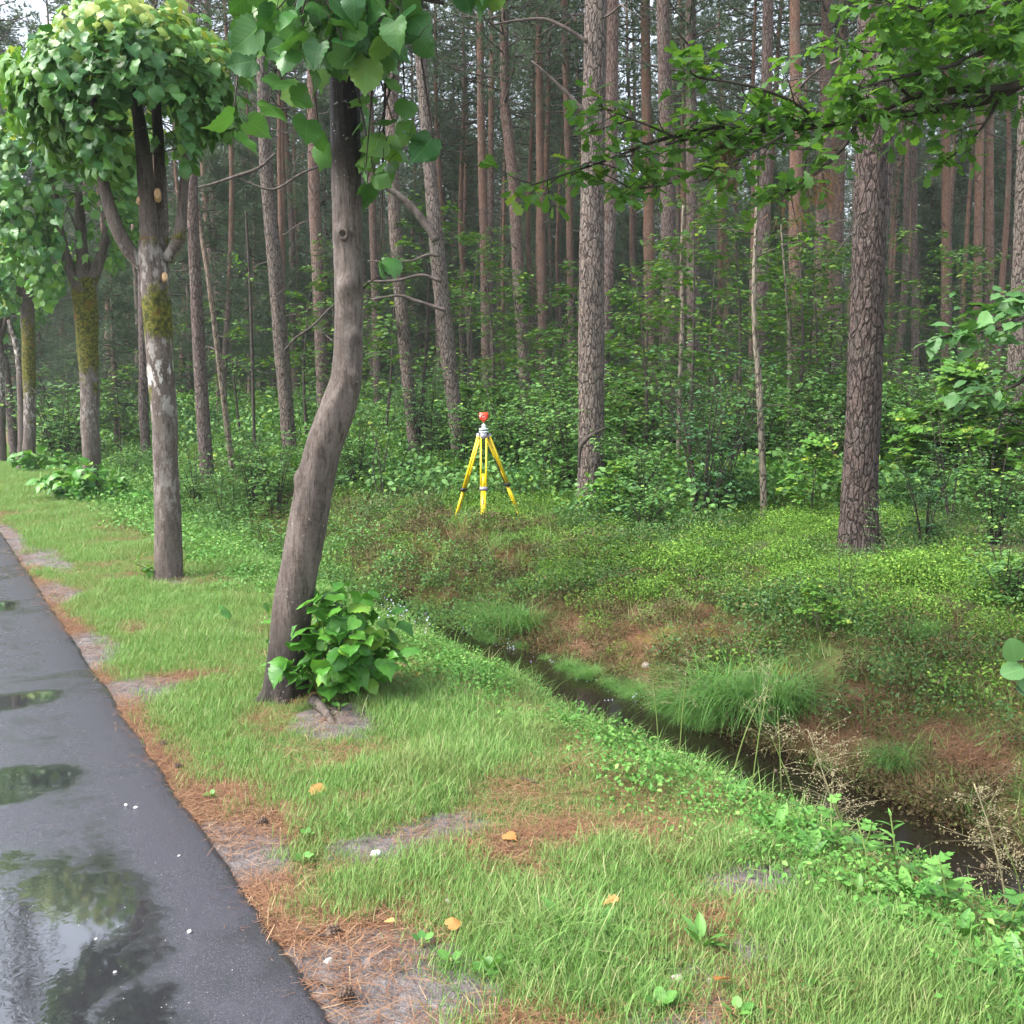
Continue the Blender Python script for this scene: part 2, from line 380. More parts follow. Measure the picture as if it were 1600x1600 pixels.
def bark_linden():
    m = NT('linden bark'); o = m.obj(); o2 = m.map(o, (1, 1, 0.22))
    n1 = m.noise(o2, 11, 5, 0.6); n2 = m.noise(o, 45, 4); n3 = m.noise(o, 4.5, 4)
    c = m.mix(m.ramp(n1, 0.3, 0.7), (0.062, 0.047, 0.04), (0.14, 0.112, 0.097))
    c = m.mix(m.ramp(m.noise(o2, 26, 3), 0.56, 0.66), c, (0.065, 0.048, 0.038))
    c = m.mix(m.ramp(n2, 0.35, 0.7, 0.0, 0.35), c, (0.18, 0.15, 0.128))
    c = m.mix(m.ramp(m.noise(m.map(o, (1, 1, 0.1)), 60, 4, 0.65), 0.54, 0.64, 0.0, 0.75), c, (0.035, 0.027, 0.022))
    c = m.mix(m.ramp(m.noise(o, 130, 3, 0.7), 0.58, 0.7, 0.0, 0.5), c, (0.24, 0.2, 0.18))
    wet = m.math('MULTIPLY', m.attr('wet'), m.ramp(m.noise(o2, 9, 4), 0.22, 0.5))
    c = m.mix(wet, c, (0.009, 0.0075, 0.007))  # wet bark stain, deepened so the crown's shade is painted into the colour
    # pale lichen spots and patches
    sp = m.math('MULTIPLY', m.ramp(m.noise(o, 52, 2, 0.5, 0.4), 0.66, 0.7), m.ramp(m.noise(o, 6, 2), 0.5, 0.6))
    pt = m.math('MULTIPLY', m.attr('lichen'), m.ramp(m.noise(m.map(o, (1, 1, 0.45)), 16, 5, 0.65), 0.5, 0.58))
    c = m.mix(m.math('MAXIMUM', m.math('MULTIPLY', sp, 0.45), pt), c, (0.5, 0.48, 0.44))
    mo = m.ramp(m.math('ADD', m.attr('moss'), m.math('MULTIPLY', m.math('SUBTRACT', n3, 0.5), 1.3)), 0.42, 0.62)
    mc = m.mix(m.ramp(m.noise(o, 22, 4), 0.35, 0.7), (0.035, 0.042, 0.008), (0.15, 0.145, 0.02))
    mc = m.mix(m.ramp(m.noise(o, 5, 2), 0.55, 0.75), mc, (0.13, 0.075, 0.015))
    c = m.mix(mo, c, mc)
    h = m.math('ADD', m.math('ADD', m.math('MULTIPLY', m.noise(m.map(o, (1, 1, 0.12)), 55, 5, 0.7), 0.9), m.math('MULTIPLY', n2, 0.3)), m.math('MULTIPLY', m.math('MULTIPLY', mo, m.noise(o, 60, 3)), 1.2))
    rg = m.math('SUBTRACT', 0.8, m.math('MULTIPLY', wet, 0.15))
    return m.end(m.bsdf(c, rg, m.bump(h, 1.0, 0.015), 0.25))
M = {}
M['linden_bark'] = bark_linden()
M['pine_near'] = bark_pine('near pine bark', grey=(0.17, 0.142, 0.125), relief=0.9, near=True)
M['pine_bark'] = bark_pine('pine bark', grey=(0.135, 0.103, 0.096), sc=0.9)
M['pine_dark'] = bark_pine('dark plated pine bark', grey=(0.095, 0.076, 0.07), dark=(0.022, 0.017, 0.015), relief=1.0, near=True)
M['twig'] = plain('dark twig bark', (0.05, 0.04, 0.034), 0.8, 0.2, var=0.4, scale=14)
M['dead_twig'] = plain('dead branch bark', (0.085, 0.068, 0.06), 0.85, 0.2, var=0.45, scale=9)
M['green_stem'] = plain('green stem', (0.14, 0.2, 0.05), 0.5)
M['pale_sapling'] = bark_pine('pale sapling bark', grey=(0.2, 0.17, 0.13), dark=(0.035, 0.028, 0.024), sc=0.8, relief=0.5)
M['cut_wood'] = plain('fresh cut wood', (0.52, 0.33, 0.18), 0.7, var=0.2)
M['linden_leaf'] = leaf_mat('linden leaf', (0.035, 0.12, 0.035), (0.1, 0.24, 0.05), (0.16, 0.3, 0.06), 'obj', 0.32, 0.25, True)
M['linden_leaf_far'] = leaf_mat('linden leaf mass', (0.06, 0.17, 0.04), (0.18, 0.35, 0.075), (0.36, 0.43, 0.11), 'attr', 0.4, 0.3)
M['young_leaf'] = leaf_mat('young linden leaf', (0.15, 0.3, 0.04), (0.34, 0.42, 0.09), (0.42, 0.42, 0.14), 'obj', 0.36, 0.3, True)
M['sucker_leaf'] = leaf_mat('linden sucker leaf', (0.05, 0.17, 0.025), (0.11, 0.29, 0.04), (0.2, 0.36, 0.05), 'obj', 0.33, 0.25, True)
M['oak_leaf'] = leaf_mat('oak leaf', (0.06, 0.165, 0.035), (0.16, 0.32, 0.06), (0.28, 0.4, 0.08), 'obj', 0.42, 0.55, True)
M['oak_leaf_far'] = leaf_mat('oak leaf mass', (0.06, 0.165, 0.035), (0.16, 0.32, 0.06), (0.28, 0.4, 0.08), 'attr', 0.45, 0.55)
M['shrub_leaf'] = leaf_mat('undergrowth leaf', (0.055, 0.15, 0.04), (0.15, 0.3, 0.08), (0.24, 0.38, 0.08), 'both', 0.5, 0.22, spec=0.2)
M['bright_leaf'] = leaf_mat('young maple leaf', (0.07, 0.19, 0.03), (0.16, 0.32, 0.05), (0.28, 0.36, 0.05), 'both', 0.5, 0.25, spec=0.2)
M['dark_leaf'] = leaf_mat('dark bush leaf', (0.03, 0.09, 0.035), (0.075, 0.18, 0.065), None, 'both', 0.5, 0.2, spec=0.2)
M['bilberry'] = leaf_mat('bilberry leaf', (0.06, 0.155, 0.022), (0.19, 0.34, 0.05), (0.25, 0.38, 0.06), 'both', 0.55, 0.2, spec=0.2)
M['bilberry_dark'] = leaf_mat('older bilberry leaf', (0.03, 0.085, 0.018), (0.09, 0.19, 0.04), (0.19, 0.14, 0.05), 'both', 0.45, 0.2)
M['weed'] = leaf_mat('weed leaf', (0.06, 0.18, 0.035), (0.15, 0.33, 0.07), None, 'obj', 0.36, 0.22, True)
M['hazel_leaf'] = leaf_mat('hazel leaf', (0.05, 0.14, 0.04), (0.13, 0.27, 0.09), None, 'obj', 0.42, 0.3, True)
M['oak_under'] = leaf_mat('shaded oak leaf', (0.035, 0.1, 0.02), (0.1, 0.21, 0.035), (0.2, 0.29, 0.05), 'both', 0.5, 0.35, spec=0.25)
M['herb'] = leaf_mat('low herb leaf', (0.06, 0.18, 0.03), (0.15, 0.33, 0.07), (0.22, 0.38, 0.09), 'both', 0.5, 0.22, spec=0.25)
M['grass'] = leaf_mat('grass blade', (0.1, 0.22, 0.048), (0.235, 0.4, 0.11), (0.4, 0.38, 0.2), 'both', 0.55, 0.25, spec=0.2, patch=(0.25, 0.25, 0.1), young=0.82)
M['sedge'] = leaf_mat('sedge blade', (0.07, 0.2, 0.045), (0.2, 0.4, 0.1), (0.36, 0.42, 0.16), 'both', 0.45, 0.35)
M['dry_grass'] = leaf_mat('dry grass blade', (0.13, 0.075, 0.04), (0.27, 0.17, 0.085), (0.15, 0.19, 0.06), 'both', 0.7, 0.3)
M['needle'] = leaf_mat('pine needles', (0.04, 0.075, 0.042), (0.1, 0.155, 0.08), None, 'both', 0.5, 0.25)
M['heather'] = leaf_mat('heather sprig', (0.06, 0.045, 0.025), (0.13, 0.1, 0.045), (0.11, 0.15, 0.04), 'both', 0.7, 0.15, spec=0.15)
M['litter'] = leaf_mat('fallen pine needles', (0.14, 0.062, 0.04), (0.33, 0.18, 0.09), (0.45, 0.32, 0.2), 'both', 0.65, 0.1)
M['dead_leaf'] = leaf_mat('dead leaf', (0.3, 0.13, 0.035), (0.45, 0.24, 0.08), None, 'obj', 0.6, 0.2)
M['hung_needles'] = leaf_mat('hanging dead needles', (0.18, 0.09, 0.045), (0.3, 0.17, 0.085), None, 'attr', 0.7, 0.25)
M['flower'] = plain('pale flower petals', (0.5, 0.52, 0.72), 0.6, var=0.1)
M['purple_flower'] = plain('purple flower', (0.25, 0.12, 0.36), 0.6)
M['seed'] = plain('grass seed head', (0.3, 0.26, 0.15), 0.7, var=0.3)
M['yellow'] = plain('yellow lacquer', (0.83, 0.6, 0.012), 0.35, 0.5, var=0.08, scale=8)
M['black'] = plain('black plastic', (0.018, 0.018, 0.022), 0.45, 0.4)
M['hinge'] = plain('grey hinge casting', (0.24, 0.23, 0.27), 0.4, 0.5)
M['mint'] = plain('pale grey-green casting', (0.58, 0.68, 0.64), 0.4, 0.5)
M['red'] = plain('orange-red target plastic', (0.85, 0.06, 0.02), 0.4, 0.5, var=0.06)
M['white'] = plain('white plastic', (0.8, 0.8, 0.8), 0.4)
M['steel'] = plain('bright steel', (0.6, 0.6, 0.62), 0.3, 0.5, 0.9)
M['stone'] = plain('pale stone', (0.42, 0.38, 0.34), 0.8, var=0.3)
M['white_stone'] = plain('white chip stone', (0.6, 0.58, 0.55), 0.7, var=0.2)
M['cone'] = plain('pine cone scale', (0.1, 0.065, 0.045), 0.8, var=0.4)
m = NT('prism glass'); g_ = m.n('ShaderNodeBsdfGlass'); g_.inputs['IOR'].default_value = 1.5
m.end(m.bsdf((0.75, 0.25, 0.2), 0.08, None, 0.8, 0.6)); M['prism'] = m.m

# wet asphalt: rough dry-ish grain and standing water where the road dips
def asphalt():
    m = NT('wet asphalt'); p = m.geo()
    g2 = m.noise(p, 260, 3, 0.7); big = m.noise(p, 1.1, 4, 0.6, 0.6); mid = m.noise(p, 6, 4)
    pud = m.math('MAXIMUM', m.ramp(m.math('ADD', m.attr('pool'), m.math('MULTIPLY', m.math('SUBTRACT', m.noise(p, 7, 5, 0.65), 0.5), 0.9)), 0.35, 0.75), m.ramp(m.math('ADD', big, m.math('MULTIPLY', m.math('SUBTRACT', mid, 0.5), 0.3)), 0.5, 0.75, 0.0, 0.7))
    c = m.mix(m.ramp(g2, 0.35, 0.65), (0.019, 0.0185, 0.024), (0.062, 0.059, 0.076))
    c = m.mix(m.ramp(m.noise(p, 210, 2), 0.6, 0.68, 0.0, 0.8), c, (0.15, 0.145, 0.17))
    c = m.mix(m.math('MULTIPLY', pud, 0.8), c, (0.02, 0.02, 0.022))
    dry = m.math('SUBTRACT', 1.0, pud)
    rg = m.math('ADD', m.math('MULTIPLY', dry, 0.24), 0.04)
    b1 = m.bump(m.math('MULTIPLY', g2, dry), 0.6, 0.004)
    rip = m.noise(p, 24, 2, 0.5, 0.8)
    b2 = m.bump(m.math('MULTIPLY', rip, m.attr('ripple')), 0.2, 0.008, b1)
    q = m.n('ShaderNodeBsdfPrincipled'); m.set(q.inputs['Base Color'], c); m.set(q.inputs['Roughness'], rg); m.set(q.inputs['Normal'], b2); q.inputs['Specular IOR Level'].default_value = 0.8
    m.set(q.inputs['Coat Weight'], pud); q.inputs['Coat Roughness'].default_value = 0.03; m.set(q.inputs['Coat Normal'], b2)
    return m.end(q.outputs[0])
M['asphalt'] = asphalt()
m = NT('asphalt side'); M['asphalt_side'] = m.end(m.bsdf(m.mix(m.noise(m.geo(), 90), (0.015, 0.015, 0.016), (0.05, 0.05, 0.055)), 0.5, m.bump(m.noise(m.geo(), 110), 0.8, 0.01)))

def soil():
    m = NT('ground soil and litter'); p = m.geo()
    n1 = m.noise(p, 2.2, 5); n2 = m.noise(p, 16, 5, 0.65); n3 = m.noise(p, 95, 4)
    earth = m.mix(m.ramp(n2, 0.3, 0.7), (0.085, 0.072, 0.07), (0.175, 0.152, 0.148))
    earth = m.mix(m.ramp(n3, 0.62, 0.75), earth, (0.3, 0.27, 0.26))
    lit = m.mix(m.ramp(n3, 0.3, 0.7), (0.07, 0.038, 0.02), (0.185, 0.105, 0.055))
    lit = m.mix(m.ramp(n2, 0.45, 0.7, 0.0, 0.7), lit, (0.075, 0.042, 0.026))
    under = m.mix(m.ramp(n3, 0.3, 0.7), (0.05, 0.075, 0.016), (0.12, 0.15, 0.04))
    under = m.mix(m.ramp(n2, 0.5, 0.72), under, (0.15, 0.09, 0.045))
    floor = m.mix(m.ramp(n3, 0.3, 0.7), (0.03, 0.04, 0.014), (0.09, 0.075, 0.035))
    moss = m.mix(m.ramp(n3, 0.3, 0.7), (0.09, 0.09, 0.012), (0.24, 0.2, 0.03))
    jit = m.math('MULTIPLY', m.math('SUBTRACT', n2, 0.5), 0.7)
    c = m.mix(m.ramp(m.math('ADD', m.attr('litter'), jit), 0.4, 0.6), under, lit)
    c = m.mix(m.ramp(m.math('ADD', m.attr('bare'), jit), 0.4, 0.6), c, earth)
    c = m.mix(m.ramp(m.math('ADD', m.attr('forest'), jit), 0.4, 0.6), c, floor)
    c = m.mix(m.ramp(m.math('ADD', m.attr('moss'), jit), 0.42, 0.62), c, moss)
    c = m.mix(m.attr('mud'), c, m.mix(n3, (0.018, 0.013, 0.01), (0.06, 0.042, 0.03)))
    h = m.math('ADD', m.math('MULTIPLY', n2, 1.0), m.math('MULTIPLY', n3, 0.5))
    wet = m.math('MULTIPLY', m.attr('bare'), m.ramp(m.noise(p, 5, 3), 0.5, 0.62))
    return m.end(m.bsdf(c, m.math('SUBTRACT', 0.85, m.math('MULTIPLY', wet, 0.45)), m.bump(h, 0.8, 0.03), 0.3))
M['soil'] = soil()
m = NT('dark ditch water'); wv_ = m.noise(m.geo(), 7, 3)
M['water'] = m.end(m.bsdf((0.012, 0.009, 0.006), 0.06, m.bump(wv_, 0.06, 0.02), 0.32))
# ------------------------------------------------------------------ patch maps of the verge (where soil, needles, grass lie)
def _patch(lst):
    out = []
    for px, py, rs, rt in lst:
        g = ground(px, py); s, t = st(g[0], g[1]); out.append((float(s), float(t), rs, rt))
    return out
BARE = _patch([(150, 1015, .75, .26), (225, 1080, .42, .3), (72, 872, 1.5, .3), (95, 925, .8, .2), (365, 1330, .38, .26), (580, 1550, .42, .5), (640, 1305, .2, .4),
               (530, 1125, .32, .3), (1180, 1375, .18, .3), (1050, 1555, .2, .26), (1240, 1490, .2, .3), (262, 908, .4, .3), (700, 1500, .12, .2), (20, 840, 2.5, .25)])
LITTER = _patch([(215, 985, .35, .18), (290, 1060, .2, .3), (240, 1200, .3, .25), (340, 1245, .25, .25), (430, 1290, .3, .2), (420, 1420, .3, .2), (540, 1462, .13, .42),
                 (660, 1480, .1, .3), (830, 1595, .15, .18), (770, 1330, .1, .2), (870, 1300, .1, .22), (1110, 1440, .1, .15), (1170, 1580, .15, .25), (560, 1250, .07, .2)])
LUSH = _patch([(900, 1500, .4, .3), (800, 1450, .3, .3), (600, 1385, .16, .4), (600, 1270, .16, .4), (1000, 1540, .25, .2), (980, 1360, .3, .3), (1350, 1560, .4, .5)])
BANK_BARE = _patch([(620, 865, 1.3, .8), (575, 800, 1.2, .9), (740, 905, .9, .5), (900, 1005, .7, .45), (1010, 1000, .5, .5), (1330, 1110, .5, .5), (1480, 1190, .5, .5), (1370, 940, .35, .25), (850, 955, .5, .35), (200, 705, 3, 1.2), (690, 790, .7, .4)])
def _pm(lst, s, t):
    v = np.zeros(np.broadcast(s, t).shape)
    for a, b, rs, rt in lst: v = np.maximum(v, 1.2 - ((s - a) / rs) ** 2 * 1.0 - ((t - b) / rt) ** 2 * 1.0)
    return np.clip(v, 0, 1)
def maps(x, y):
    s, t = st(np.asarray(x, float), np.asarray(y, float))
    n1 = fbm(s * 0.9, t * 2.2, 31, 4); n2 = fbm(s * 3.0, t * 4.0, 37, 4)
    edge = 0.09 + 0.34 * np.clip(n1 - 0.4, 0, 1)
    verge = (1 - sstep(2.9, 3.15, t))
    lit = np.maximum(1 - sstep(edge * 0.6, edge * 1.7, t - 0.8), _pm(LITTER, s, t)) * verge
    bare = np.maximum(_pm(BARE, s, t), sstep(0.68, 0.8, n2) * (1 - sstep(1.4, 2.4, t)) * 0.6) * verge
    thin = sstep(0.44, 0.64, fbm(s * 1.3 + 9, t * 1.3, 41, 4)) * verge
    lush_ = _pm(LUSH, s, t); lit = lit * (1 - 0.85 * lush_); bare = bare * (1 - 0.6 * lush_); thin = thin * (1 - lush_)
    grass = np.clip(1.2 - 1.1 * lit ** 1.4 - 1.15 * bare ** 1.4, 0, 1) * (1 - 0.5 * thin) * verge * sstep(0.86, 1.0, t)
    return s, t, lit, bare, thin, grass

# ------------------------------------------------------------------ ground sheet
def spaced(lo, hi, c, fine, grow, rad):
    v = [c]; st_ = fine
    while v[-1] < hi: st_ = fine if v[-1] - c < rad else st_ * grow; v.append(v[-1] + st_)
    u = [c]; st_ = fine
    while u[-1] > lo: st_ = fine if c - u[-1] < rad else st_ * grow; u.append(u[-1] - st_)
    return np.array(u[:0:-1] + v)
sa = spaced(-25, 190, 6.0, 0.06, 1.05, 6.5); ta = spaced(-60, 150, 3.6, 0.045, 1.06, 3.4)
S_, T_ = np.meshgrid(sa, ta, indexing='ij'); X_, Y_ = xy(S_, T_)
Z_ = H(X_, Y_)
_, _, lit_, bare_, thin_, grass_ = maps(X_, Y_)
bank = sstep(4.5, 5.0, T_) * (1 - sstep(5.5, 6.9, T_ + (fbm(S_ * 0.7, T_ * 0.7, 51) - 0.5) * 1.9))
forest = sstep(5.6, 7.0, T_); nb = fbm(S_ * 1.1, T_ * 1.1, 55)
lit_ = np.maximum(np.maximum(lit_, bank * sstep(0.35, 0.55, nb)), _pm(BANK_BARE, S_, T_) * 0.9); forest = forest * (1 - _pm(BANK_BARE, S_, T_)); moss_ = bank * sstep(0.55, 0.7, fbm(S_ * 1.5 + 5, T_ * 1.5, 57)) * sstep(5.0, 5.6, T_)
mud_ = sstep(3.1, 3.5, T_) * (1 - sstep(4.55, 4.85, T_))
Z_ = Z_ + bare_ * (fbm(X_ * 9, Y_ * 9, 61, 3) - 0.5) * 0.03
V = np.stack([X_, Y_, Z_], -1).reshape(-1, 3); GLO, GHI = V.min(0), V.max(0)
a_, b_ = len(sa), len(ta)
i_ = np.arange(a_ - 1)[:, None] * b_; j_ = np.arange(b_ - 1)[None]
Q = np.stack([i_ + j_, i_ + b_ + j_, i_ + b_ + j_ + 1, i_ + j_ + 1], -1).reshape(-1, 4)
Q = Q[:, ::-1] if np.cross(V[Q[0, 1]] - V[Q[0, 0]], V[Q[0, 2]] - V[Q[0, 0]])[2] < 0 else Q
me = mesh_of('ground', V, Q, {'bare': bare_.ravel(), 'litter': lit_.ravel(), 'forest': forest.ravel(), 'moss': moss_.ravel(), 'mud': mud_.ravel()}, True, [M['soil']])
tag(link('ground', me), 'earth verge and forest floor with a ditch cut between', kind='structure')

# ------------------------------------------------------------------ road with its broken asphalt edge
rs_ = spaced(-12, 150, 5.0, 0.05, 1.05, 5.5); prof = np.concatenate([[-7.0, -5, -3.5], np.arange(-2.5, .79, .09), [.81, .835, .85]])
RS, RT = np.meshgrid(rs_, prof, indexing='ij')
jit = (fbm(rs_ * 2.2, rs_ * 0, 71, 4) - 0.5) * 0.035 + (fbm(rs_ * 14, rs_ * 0, 72, 2) - 0.5) * 0.022
wgt = sstep(0.5, 0.8, prof)
RT = RT + jit[:, None] * wgt[None]
RZ = 0.03 + 0.0 * RT; RZ[:, -3] -= 0.002; RZ[:, -2] -= 0.007; RZ[:, -1] -= 0.06
RX, RY = xy(RS, RT)
pl_ = 0
for px, py, rs0, rt0 in ((-70, 1500, 1.0, .7), (40, 1092, .2, .8), (20, 945, .35, .6), (-60, 1240, .3, .6)):
    r = ray(px, py); p = CAM + r * ((0.03 - 1.6) / r[2]); s0, t0 = st(p[0], p[1])
    pl_ = np.maximum(pl_, 1 - ((RS - s0) / rs0) ** 2 - ((RT - t0) / rt0) ** 2 + (fbm(RS * 2, RT * 2, 73) - 0.5) * 0.7)
pool = np.clip(pl_ * 0.5 + 0.45, 0, 1) * (1 - sstep(0.5, 0.8, RT))
a_, b_ = RS.shape; i_ = np.arange(a_ - 1)[:, None] * b_; j_ = np.arange(b_ - 1)[None]
Q = np.stack([i_ + j_, i_ + j_ + 1, i_ + b_ + j_ + 1, i_ + b_ + j_], -1).reshape(-1, 4)
V = np.stack([RX, RY, RZ], -1).reshape(-1, 3)
if np.cross(V[Q[0, 1]] - V[Q[0, 0]], V[Q[0, 2]] - V[Q[0, 0]])[2] < 0: Q = Q[:, ::-1]
mi = np.tile((np.arange(b_ - 1) >= b_ - 2).astype(int), a_ - 1)
me = mesh_of('road', V, Q, {'pool': pool.ravel(), 'ripple': (sstep(0.3, 0.7, pool) * (1 - sstep(-0.2, 0.4, RT))).ravel()}, False, [M['asphalt'], M['asphalt_side']], mi)
tag(link('road', me), 'wet dark asphalt road with puddles and a broken edge', kind='structure')

# ------------------------------------------------------------------ ditch water
ws = np.linspace(-12, 110, 160); wt = np.linspace(3.2, 5.0, 6); WS, WT = np.meshgrid(ws, wt, indexing='ij'); WX, WY = xy(WS, WT)
V = np.stack([WX, WY, np.full_like(WX, WATER_Z)], -1).reshape(-1, 3); b_ = 6
i_ = np.arange(159)[:, None] * b_; j_ = np.arange(5)[None]
Q = np.stack([i_ + j_, i_ + b_ + j_, i_ + b_ + j_ + 1, i_ + j_ + 1], -1).reshape(-1, 4)
if np.cross(V[Q[0, 1]] - V[Q[0, 0]], V[Q[0, 2]] - V[Q[0, 0]])[2] < 0: Q = Q[:, ::-1]
tag(link('ditch_water', mesh_of('ditch_water', V, Q, None, True, [M['water']])), 'dark still water in the narrow ditch', kind='structure')

# ------------------------------------------------------------------ grass
def blade_tuft(name, n, rad, h0, h1, wid, bend, mat, spread=0.35):
    mb = MB()
    base = np.concatenate([rng.normal(size=(n, 2)) * rad * 0.5, np.zeros((n, 1))], 1)
    az = rng.uniform(0, 2 * math.pi, n); hh = rng.uniform(h0, h1, n); ln = rng.uniform(0.05, spread, n); bd = rng.uniform(0.2, 1, n) * bend
    d = np.stack([np.cos(az), np.sin(az)], 1); sd_ = np.stack([-d[:, 1], d[:, 0], np.zeros(n)], 1)
    tint = rng.random(n)
    V = []; W = [1.0, 0.8, 0.5, 0.0]
    for k, u in enumerate((0, 0.38, 0.72, 1.0)):
        out = (ln * u + bd * u * u) * hh
        z = hh * (u - 0.42 * bd * u * u)
        P = base + np.stack([d[:, 0] * out, d[:, 1] * out, z], 1)
        ww = (wid * W[k] * rng.uniform(0.7, 1.2, n))[:, None] * sd_
        V += [P - ww, P + ww] if k < 3 else [P]
    V = np.stack(V, 1); F = np.array([[0, 1, 3], [0, 3, 2], [2, 3, 5], [2, 5, 4], [4, 5, 6]])
    F = (F[None] + (np.arange(n) * 7)[:, None, None]).reshape(-1, 3)
    mb.add(V.reshape(-1, 3), F, tint=np.repeat(tint, 7))
    return mb.mesh(name, M[mat])
grass_src = [blade_tuft('short grass tuft', 40, 0.08, 0.02, 0.06, 0.0013, 0.5, 'grass') for _ in range(3)] + \
            [blade_tuft('grass tuft', 36, 0.08, 0.03, 0.1, 0.0014, 0.8, 'grass') for _ in range(3)] + \
            [blade_tuft('long grass tuft', 22, 0.08, 0.06, 0.19, 0.0018, 1.1, 'grass') for _ in range(3)]
for i, me in enumerate(grass_src): me.name = 'tuft_%02d' % i
n = 170000
s = rng.uniform(0.2, 60, n) ** 1.0; t = rng.uniform(0.85, 3.35, n); x, y = xy(s, t)
_, _, lit, bare, thin, gr = maps(x, y); gr = np.where(t > 3.0, 0.9, gr)
d = np.hypot(x, y); keep = (rng.random(n) < gr * np.minimum(1, (7.0 / d) ** 1.4)) & in_view(x, y)
x, y, t, d, thin, gr, s = (a[keep] for a in (x, y, t, d, thin, gr, s))
lush = sstep(2.0, 2.9, t) * 1.2 - 0.1 + (fbm(s * 1.1, t * 1.1, 81) - 0.5) * 2.6 + rng.normal(size=len(x)) * 0.4 - thin * 0.8 + 0.9 * _pm(LUSH[:1] + LUSH[-1:], s, t) - 0.25
idx = np.where(lush > 1.1, 6, np.where(lush > 0.2, 3, 0)) + rng.integers(0, 3, len(x))
sc = rng.uniform(0.75, 1.25, len(x)) * np.clip(d / 8, 1, 5) ** 0.55 * (1 - 0.35 * thin)
P = np.stack([x, y, H(x, y) - 0.004], 1)
rot = np.stack([rng.normal(size=len(x)) * 0.12, rng.normal(size=len(x)) * 0.12, rng.uniform(0, 6.3, len(x))], 1)
instancer('grass', grass_src, P, rot, sc, idx, 'bright green grass on the verge between road and ditch', 'grass')
print('grass', len(x))

# fallen pine needles along the road edge and on the far bank
def needle_patch(name, n, rad, L=0.06):
    P = np.concatenate([rng.normal(size=(n, 2)) * rad * 0.5, rng.uniform(0.002, 0.014, (n, 1))], 1)
    a = rng.uniform(0, 6.3, n); D = np.stack([np.cos(a), np.sin(a), rng.normal(size=n) * 0.15], 1)
    T = (np.array([[-0.014, 0, 0], [0.014, 0, 0], [0.012, 1, 0], [-0.012, 1, 0.0]], float), np.array([[0, 1, 2], [0, 2, 3]]))
    V, F, k = scatter(T, P, D, np.tile([[0, 0, 1.0]], (n, 1)), rng.uniform(0.5, 1.2, n) * L)
    return MB().add(V, F, tint=rng.random(n)[k]).mesh(name, M['litter'])
lit_src = [needle_patch('needle_patch_%d' % i, 70, 0.12) for i in range(4)]
n = 60000
s = rng.uniform(0.2, 26, n); t = np.where(rng.random(n) < 0.6, rng.uniform(0.82, 3.0, n), rng.uniform(4.7, 7.0, n)); x, y = xy(s, t)
_, _, lit, bare, thin, gr = maps(x, y); nb = fbm(s * 1.1, t * 1.1, 55)
lit = np.where(t > 4, np.maximum(sstep(0.35, 0.55, nb), _pm(BANK_BARE, s, t)), (lit + 0.14 * thin + 0.06) * (1 - 0.85 * bare))
d = np.hypot(x, y); keep = (rng.random(n) < lit * np.minimum(1, (5.0 / d) ** 1.6) * 0.8) & in_view(x, y)
x, y, d = x[keep], y[keep], d[keep]
instancer('pine_needle_litter', lit_src, np.stack([x, y, H(x, y) + 0.003], 1), np.stack([0 * x, 0 * x, rng.uniform(0, 6.3, len(x))], 1), rng.uniform(0.8, 1.3, len(x)) * np.clip(d / 7, 1, 2),
          rng.integers(0, 4, len(x)), 'reddish brown fallen pine needles beside the asphalt edge', 'pine needles')
print('litter', len(x))

# ------------------------------------------------------------------ far bank and forest floor cover
def leaf_clump(name, n, rad, h, leaf, T, mat, stems=14, updir=0.9):
    mb = MB()
    r = np.sqrt(rng.random(n)) * rad; a = rng.uniform(0, 6.3, n)
    z = h * (rng.random(n) ** 0.6) * (1 - 0.5 * (r / rad) ** 2)
    P = np.stack([r * np.cos(a), r * np.sin(a), z], 1)
    D = nrm(np.stack([np.cos(a), np.sin(a), 0 * a], 1) + rng.normal(size=(n, 3)) * 0.6)
    N = nrm(rng.normal(size=(n, 3)) * 0.45 + [0, 0, updir])
    V, F, k = scatter(T, P, D, N, rng.uniform(0.6, 1.25, n) * leaf)
    mb.add(V, F, 0, tint=rng.random(n)[k])
    for _ in range(stems):
        q = P[rng.integers(n)]; V, F = tube([[q[0] * 0.3, q[1] * 0.3, 0], [q[0] * 0.6, q[1] * 0.6, q[2] * 0.6], q], [0.003, 0.002, 0.001], 3, 3)
        mb.add(V, F, 1)
    return mb.mesh(name, [M[mat], M['green_stem']])
bil = [leaf_clump('bilberry_%d' % i, 420, 0.2, 0.22, 0.021, T_DIA, 'bilberry', 14, 0.7) for i in range(4)]
bil.append(leaf_clump('bilberry_9', 300, 0.22, 0.26, 0.024, T_DIA, 'bilberry_dark', 14, 0.7))
n = 34000
s = rng.uniform(-2, 34, n); t = 4.9 + 16 * rng.random(n) ** 1.4; x, y = xy(s, t); d = np.hypot(x, y)
cov = sstep(5.3, 6.3, t + (fbm(s * 0.7, t * 0.7, 51) - 0.5) * 1.9) * (0.12 + 0.88 * sstep(0.38, 0.55, fbm(s * 1.0, t * 1.0, 91))) + 0.04
near_tripod = (np.abs(x + 0.4) < 1.0) & (y > 12.4) & (y < 15.6)
cov = cov * (1 - 0.7 * _pm(BANK_BARE, s, t))
keep = (rng.random(n) < cov * np.minimum(1, (13 / d) ** 1.3) * np.where(near_tripod, 0.3, 1)) & in_view(x, y)
x, y, d = x[keep], y[keep], d[keep]
